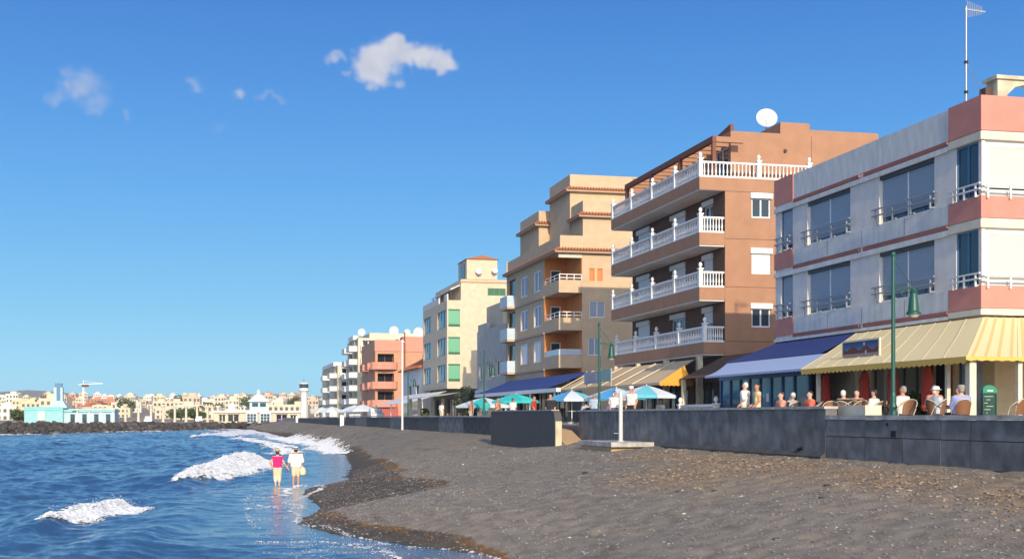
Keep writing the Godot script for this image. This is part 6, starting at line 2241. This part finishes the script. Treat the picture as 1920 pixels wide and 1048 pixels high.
	for row in 8:
		var s := 430.0 + row * 95.0
		var half := s * .25
		var x := -.172 * s - 12.0
		while x < .085 * s + 8.0:
			var k := rng.randi() % 5
			if row > 5 and k == 2: k = 3
			var w := rng.randi() % 10
			w = [0, 0, 1, 1, 1, 2, 3, 4, 0, 5 if row > 1 else 3][w]
			var ds := rng.randf_range(-35, 35)
			var o: Node3D = kinds[k] if kinds[k].get_meta("label") == "" else kinds[k].duplicate()
			if o.get_parent() == null:
				o.name = "town_house"
				add_child(o, true)
			o.position = V(x, land_height(x, s + ds) - .6, s + ds)
			o.rotation.y = rng.randf_range(-.35, .35)
			o.scale = Vector3.ONE * rng.randf_range(.52, .76)
			var where: String = ["near the harbour", "above the harbour", "in the lower town", "in mid town", "above mid town", "in the upper town", "high in town", "on the top row"][row]
			var side := "far left" if x < -.12 * s else ("left" if x < -.06 * s else ("centre left" if x < -.01 * s else ("centre" if x < .04 * s else "by the lookout tower")))
			o.set_meta("label", "%s %s %s, %s" % [walls[w][1], shapes_of[k], where, side])
			o.set_meta("category", "house")
			o.set_meta("group", "houses of the pastel town")
			dye(o, "wall", walls[w][0])
			x += [9.5, 11.5, 20.0, 11.0, 8.5][k] * rng.randf_range(.62, 1.15) * (.75 + row * .06)
			count += 1

func boulder(sd: int) -> ArrayMesh:
	var mb := MB.new()
	mb.ball(Vector3.ZERO, Vector3.ONE, 8, 6)
	var g := RandomNumberGenerator.new(); g.seed = sd
	var planes := []
	for i in 9: planes.append([Vector3(g.randf_range(-1, 1), g.randf_range(-1, 1), g.randf_range(-1, 1)).normalized(), g.randf_range(.62, .85)])
	for i in mb.v.size():
		for p in planes:
			var d := mb.v[i].dot(p[0])
			if d > p[1]: mb.v[i] -= p[0] * (d - p[1])
	for i in range(0, mb.v.size(), 3):
		var n := (mb.v[i + 2] - mb.v[i]).cross(mb.v[i + 1] - mb.v[i]).normalized()
		for k in 3: mb.n[i + k] = n if n.length() > .5 else mb.v[i].normalized()
	return mb.mesh()

func town_house(k: int) -> Node3D:
	var t := thing("town_house", "", "house", Vector3.ZERO)
	var wl := MB.new()
	var win := []
	if k == 0:
		wl.box(-4, 4, 0, 6, -4, 4); wl.box(-4, 4, 6, 6.4, -4, -3.7)
		for y in [1.2, 3.9]:
			for x in [-3.0, -.6, 1.8]: win.append([x, x + 1.3, y, y + 1.4, -4.0])
	elif k == 1:
		wl.box(-5, 5, 0, 4, -4, 5); wl.box(-2, 5, 4, 7.4, -2, 5); wl.box(1, 4, 7.4, 9, 0, 4)
		for x in [-4.2, -1.6, 1.2, 3.2]: win.append([x, x + 1.2, 1.2, 2.7, -4.0])
		for x in [-1.2, 1.4, 3.2]: win.append([x, x + 1.1, 5.0, 6.5, -2.0])
	elif k == 2:
		wl.box(-9, 9, 0, 7, -4, 5); wl.box(-6, -2, 7, 8.4, -3, 4); wl.box(3, 7, 7, 8.4, -3, 4)
		for y in [1.2, 4.3]:
			for i in 7: win.append([-8.2 + i * 2.4, -6.9 + i * 2.4, y, y + 1.5, -4.0])
	elif k == 3:
		wl.box(-4.5, 4.5, 0, 10, -4, 5); wl.box(-1.5, 2.5, 10, 11.8, -2, 3)
		for y in [1.2, 4.2, 7.2]:
			for x in [-3.7, -1.3, 1.1, 2.9]: win.append([x, x + 1.2, y, y + 1.5, -4.0])
	else:
		wl.box(-3.8, 3.8, 0, 5, -4, 4)
		for x in [-2.8, -.4, 1.8]: win.append([x, x + 1.1, 1.4, 3.0, -4.0])
	part(t, "wall", wl, M.town_a)
	for w in win:
		var mb := MB.new()
		mb.box(w[0], w[1], w[2], w[3], w[4] - .06, w[4] - .01)
		part(t, "window", mb, M.glass_town)
	if k == 4:
		var mb := MB.new()
		mb.prism([V(-4.2, 5, -4.4), V(4.2, 5, -4.4), V(0, 6.9, -4.4)], V(0, 0, 8.8))
		part(t, "roof", mb, M.tile)
	return t

func palm(label: String, at: Vector3, h: float) -> void:
	var t := thing("palm_tree", label, "palm tree", at)
	var mb := MB.new()
	mb.cyl(at, at + Vector3(.2, h, 0), .22, .15, 7)
	part(t, "trunk", mb, M.wood)
	mb = MB.new()
	for i in 13:
		var a := TAU * i / 13 + .2
		var d := Vector3(cos(a), 0, sin(a))
		var side := Vector3(-sin(a), 0, cos(a))
		var last := at + Vector3(.2, h, 0)
		var lw := .08
		for q in 4:
			var u := (q + 1) / 4.0
			var p := at + Vector3(.2, h, 0) + d * 1.9 * u + Vector3(0, (.9 + .2 * sin(i * 2.1)) * u - 1.7 * u * u, 0)
			var w := .28 * sin(PI * minf(u, .93))
			mb.quad(last - side * lw, last + side * lw, p + side * w, p - side * w, Vector3.UP)
			last = p; lw = w
	part(t, "crown", mb, M.leaf)

func tree(label: String, at: Vector3, r: float, h: float, sd: int) -> void:
	var t := thing("tree", label, "tree", at)
	var mb := MB.new()
	mb.cyl(at, at + Vector3(0, h * .6, 0), .22, .12, 6)
	for k in 4: mb.cyl(at + Vector3(0, h * .4, 0), at + Vector3(cos(k * 1.6) * r * .5, h * .75, sin(k * 1.6) * r * .5), .1, .04, 5)
	part(t, "trunk", mb, M.wood)
	mb = MB.new()
	for k in 4: leaves(mb, at + Vector3(cos(k * 1.9 + sd) * r * .45, h * (.55 + .12 * (k % 3)), sin(k * 1.9 + sd) * r * .4), Vector3(r * .62, h * .36, r * .6), 330, .3, sd + k)
	part(t, "crown", mb, M.leaf)

func build_people() -> void:
	var skin := {"a": M.skin, "b": M.skin_tan}
	# the couple paddling hand in hand, seen from behind
	var p := stand_pose()
	p.re = Vector3(.175, .64, .01); p.rw = Vector3(.265, .515, -.01)
	p.le = Vector3(-.185, .655, .03); p.lw = Vector3(-.135, .535, -.0)
	p.lk = Vector3(-.055, .275, -.03); p.la = Vector3(-.05, .05, .06); p.rk = Vector3(.05, .275, -.035); p.ra = Vector3(.045, .04, -.0)
	person("person in pink sleeveless top, pale trousers and straw hat paddling at the water's edge", V(2.86, -.10, 59.9), 0.0, p, {"tall": 1.74, "cell": .02, "skin": M.skin, "shirt": M.magenta, "sleeve": .08, "trousers": M.cream_cloth, "leg": 1.45, "hair": M.hair_dark, "hat": M.straw, "brim": .115, "band": M.dark, "bulk": 1.08, "hem": .02})
	p = stand_pose()
	p.le = Vector3(-.165, .63, .01); p.lw = Vector3(-.215, .49, -.01)
	p.re = Vector3(.16, .63, .02); p.rw = Vector3(.155, .49, -.04)
	p.head = Vector3(.0, .925, -.03)
	p.lk = Vector3(-.055, .28, .0); p.la = Vector3(-.075, .07, .12); p.rk = Vector3(.06, .275, -.04); p.ra = Vector3(.055, .04, .02)
	person("person in loose white shirt, pale shorts and white hat paddling beside the pink top", V(3.72, -.08, 60.2), 0.0, p, {"tall": 1.84, "cell": .02, "skin": M.skin_tan, "shirt": M.white_cloth, "sleeve": .95, "loose": .012, "trousers": M.cream_cloth, "leg": .95, "hair": M.hair_dark, "hat": M.white_cloth, "brim": .10, "band": M.dark, "bulk": 1.15, "hem": .045})
	var bg := thing("bag", "pale cloth bag hanging from the hand of the person in the loose white shirt", "bag", V(4.02, .5, 60.15))
	var mb := MB.new()
	mb.lathe(V(4.03, .42, 60.12), [[.06, 0], [.15, .05], [.17, .18], [.12, .34], [.04, .42]], 10, 1.0, .7)
	part(bg, "body", mb, M.bag_cloth)
	mb = MB.new()
	mb.cyl(V(4.0, .82, 60.12), V(4.01, .9, 60.2), .015, .015, 5)
	part(bg, "strap", mb, M.white_cloth)
	# pair at the high wall
	p = stand_pose()
	p.lw = Vector3(-.10, .50, -.10); p.rw = Vector3(.10, .52, -.11)
	person("person with white hair and a white short sleeved shirt standing at the high sea wall", V(17.8, 2.75, 41.0), .9, p, {"tall": 1.6, "cell": .026, "skin": M.skin, "shirt": M.white_cloth, "sleeve": .8, "trousers": M.cream_cloth, "hair": M.hair_white, "bulk": 1.2, "hem": .03, "loose": .006})
	person("person with dark hair and a sleeveless cream top standing at the high sea wall", V(17.85, 2.75, 40.1), 1.4, p, {"tall": 1.54, "cell": .026, "skin": M.skin_tan, "shirt": M.straw, "sleeve": .15, "trousers": M.cream_cloth, "hair": M.hair_dark, "long_hair": true, "bulk": 1.0})
	# strollers before the parasols
	p = stand_pose()
	p.le = Vector3(-.15, .63, .03); p.re = Vector3(.155, .63, .03); p.rw = Vector3(.12, .5, -.06)
	var w1 := person("person in a plain white T shirt walking before the blue parasols by the shower column", V(17.9, 2.75, 56.0), 2.6, p, {"tall": 1.58, "cell": .03, "skin": M.skin_tan, "shirt": M.white_cloth, "sleeve": .85, "trousers": M.jeans, "hair": M.hair_dark, "bulk": 1.15, "loose": .006})
	person("person in a white shirt and cap walking right behind the shower column", V(17.9, 2.75, 53.6), 2.2, p, {"tall": 1.74, "cell": .03, "skin": M.skin_tan, "shirt": M.white_cloth, "sleeve": .5, "trousers": M.dark_cloth, "hair": M.hair_grey, "hat": M.white_cloth, "brim": .07, "bulk": 1.18})
	# people further along, copies in other clothes
	var walk := [[18.6, 61.5, "person in a pale blue top standing near the beach ramp parasol", M.pale_blue_cloth, M.jeans], [18.4, 78.6, "person in a white top just above the rounded wall end", M.white_cloth, M.dark_cloth], [18.5, 83.5, "person with bare tanned back above the freestanding wall section", M.skin_tan, M.dark_cloth], [18.6, 88.0, "person in a turquoise top under the turquoise parasol", M.turquoise, M.jeans], [18.4, 92.0, "person in a pink top beside the far lamp", M.salmon, M.cream_cloth], [18.3, 104.0, "person in white by the low wall before the low grey house", M.white_cloth, M.cream_cloth],
		[16.5, 62.2, "person in dark clothes on the beach ramp", M.dark_cloth, M.dark_cloth], [18.5, 73.5, "person in a dark red top by the ramp parasol", M.red_cloth, M.jeans]]
	for q in walk:
		var c := copy(w1, V(q[0], 2.62 if q[0] < 17.2 else 2.75, q[1]), rng.randf() * TAU, q[2], rng.randf_range(.98, 1.08))
		dye(c, "shirt", q[3]); dye(c, "trousers", q[4]); dye(c, "hair", [M.hair_dark, M.hair_grey, M.hair_brown][rng.randi() % 3])
	# guests of the cafe
	var s := sit_pose()
	var a := person("person in a white shirt seated at the cafe right beside the green lamp", V(18.75, 2.75, 32.3), .5, s, {"tall": 1.62, "cell": .027, "skin": M.skin_tan, "shirt": M.white_cloth, "sleeve": .9, "trousers": M.dark_cloth, "hair": M.hair_grey, "bulk": 1.12, "loose": .005})
	var s2 := sit_pose()
	s2.head = Vector3(0, .725, -.02); s2.le = Vector3(-.16, .445, -.02); s2.lw = Vector3(-.05, .495, -.14)
	person("person with a bare tanned chest seated at the cafe before the dark doorway", V(19.65, 2.75, 32.15), PI - .1, s2, {"tall": 1.64, "cell": .027, "skin": M.skin_tan, "trousers": M.jeans, "leg": .9, "hair": M.hair_grey, "bulk": 1.15})
	person("person in a white brimmed hat and pale grey shirt seated at the cafe", V(19.2, 2.75, 31.35), -PI / 2, s, {"tall": 1.56, "cell": .027, "skin": M.skin, "shirt": M.pale_blue_cloth, "sleeve": .9, "trousers": M.dark_cloth, "hair": M.hair_white, "hat": M.white_cloth, "brim": .10, "bulk": 1.1})
	person("person in a lilac blue shirt and cap seated with their back to the corner post", V(19.62, 2.75, 30.8), -.15, s, {"tall": 1.6, "cell": .027, "skin": M.skin, "shirt": M.lilac_cloth, "sleeve": .95, "trousers": M.jeans, "hair": M.hair_grey, "hat": M.hair_grey, "brim": .07, "bulk": 1.2, "loose": .006})
	var more := [[20.3, 31.95, 1.2, "person with a sunburnt face half hidden behind the lilac shirt", M.red_cloth], [19.75, 35.7, .7, "person in a white top seated between the green lamp and the dark top", M.white_cloth], [18.75, 35.75, -.9, "person in a dark top seated among the wicker chairs", M.dark_cloth], [19.7, 36.7, 2.4, "person in a brown top seated far back among the wicker chairs", M.brown_cloth], [18.75, 38.0, 1.5, "person in a coral red shirt at the white clothed table", M.coral_cloth], [18.3, 39.2, 1.5, "person in a peach top seated behind the high wall, nearer the standing pair", M.salmon], [18.95, 39.7, .4, "person in a grey top seated low behind the high wall, beside the peach top", M.grey_wall],
		[20.6, 63.6, 1.0, "person seated in lilac under the parasol behind the shower column", M.lilac_cloth], [21.0, 58.4, 2.0, "person in white seated under the parasol by the balustrade", M.white_cloth], [20.6, 69.8, .2, "person in pale blue seated under the ramp parasol", M.pale_blue_cloth], [21.0, 66.4, 2.9, "person in purple seated under the parasol by the lamp post", M.purple]]
	for q in more:
		var c := copy(a, V(q[0], 2.75, q[1]), q[2], q[3], rng.randf_range(.95, 1.02))
		dye(c, "shirt", q[4]); dye(c, "hair", [M.hair_dark, M.hair_brown, M.hair_white, M.hair_dark][rng.randi() % 4])
		if rng.randf() < .5: dye(c, "body", M.skin)
		if q[1] < 37.0: copy(wicker_chair, V(q[0], 2.75, q[1]), q[2])
	for q in [[18.75, 32.3, .5], [19.65, 32.15, PI - .1], [19.2, 31.35, -PI / 2], [19.62, 30.8, -.15]]: copy(wicker_chair, V(q[0], 2.75, q[1]), q[2])
	# seats under the parasols
	var seats := 0
	var first: Node3D = null
	for q in [[20.6, 63.6, 1.0], [21.0, 58.4, 2.0], [20.6, 69.8, .2], [21.0, 66.4, 2.9], [19.6, 58.9, 2.6], [19.5, 64.4, 1.0], [19.6, 71.8, .3], [21.2, 61.6, 2.0], [18.75, 38.0, 1.5], [18.3, 39.2, 1.5], [18.95, 39.7, .4]]:
		if first == null:
			first = make_chair("dark woven chair under the blue and white parasols or by the high wall", M.dark_frame, M.wicker_dark)
			first.set_meta("group", "dark woven chairs")
			first.position = V(q[0], 2.75, q[1]); first.rotation.y = q[2]
		else: copy(first, V(q[0], 2.75, q[1]), q[2])
	var tb := make_table("round white table under the blue and white parasols", M.white)
	tb.set_meta("group", "white tables under the parasols")
	var spots := [[20.1, 58.1], [20.1, 63.4], [20.6, 67.3], [20.1, 71.0]]
	for i in 4:
		if i == 0: tb.position = V(spots[0][0], 2.75, spots[0][1])
		else: copy(tb, V(spots[i][0], 2.75, spots[i][1]))
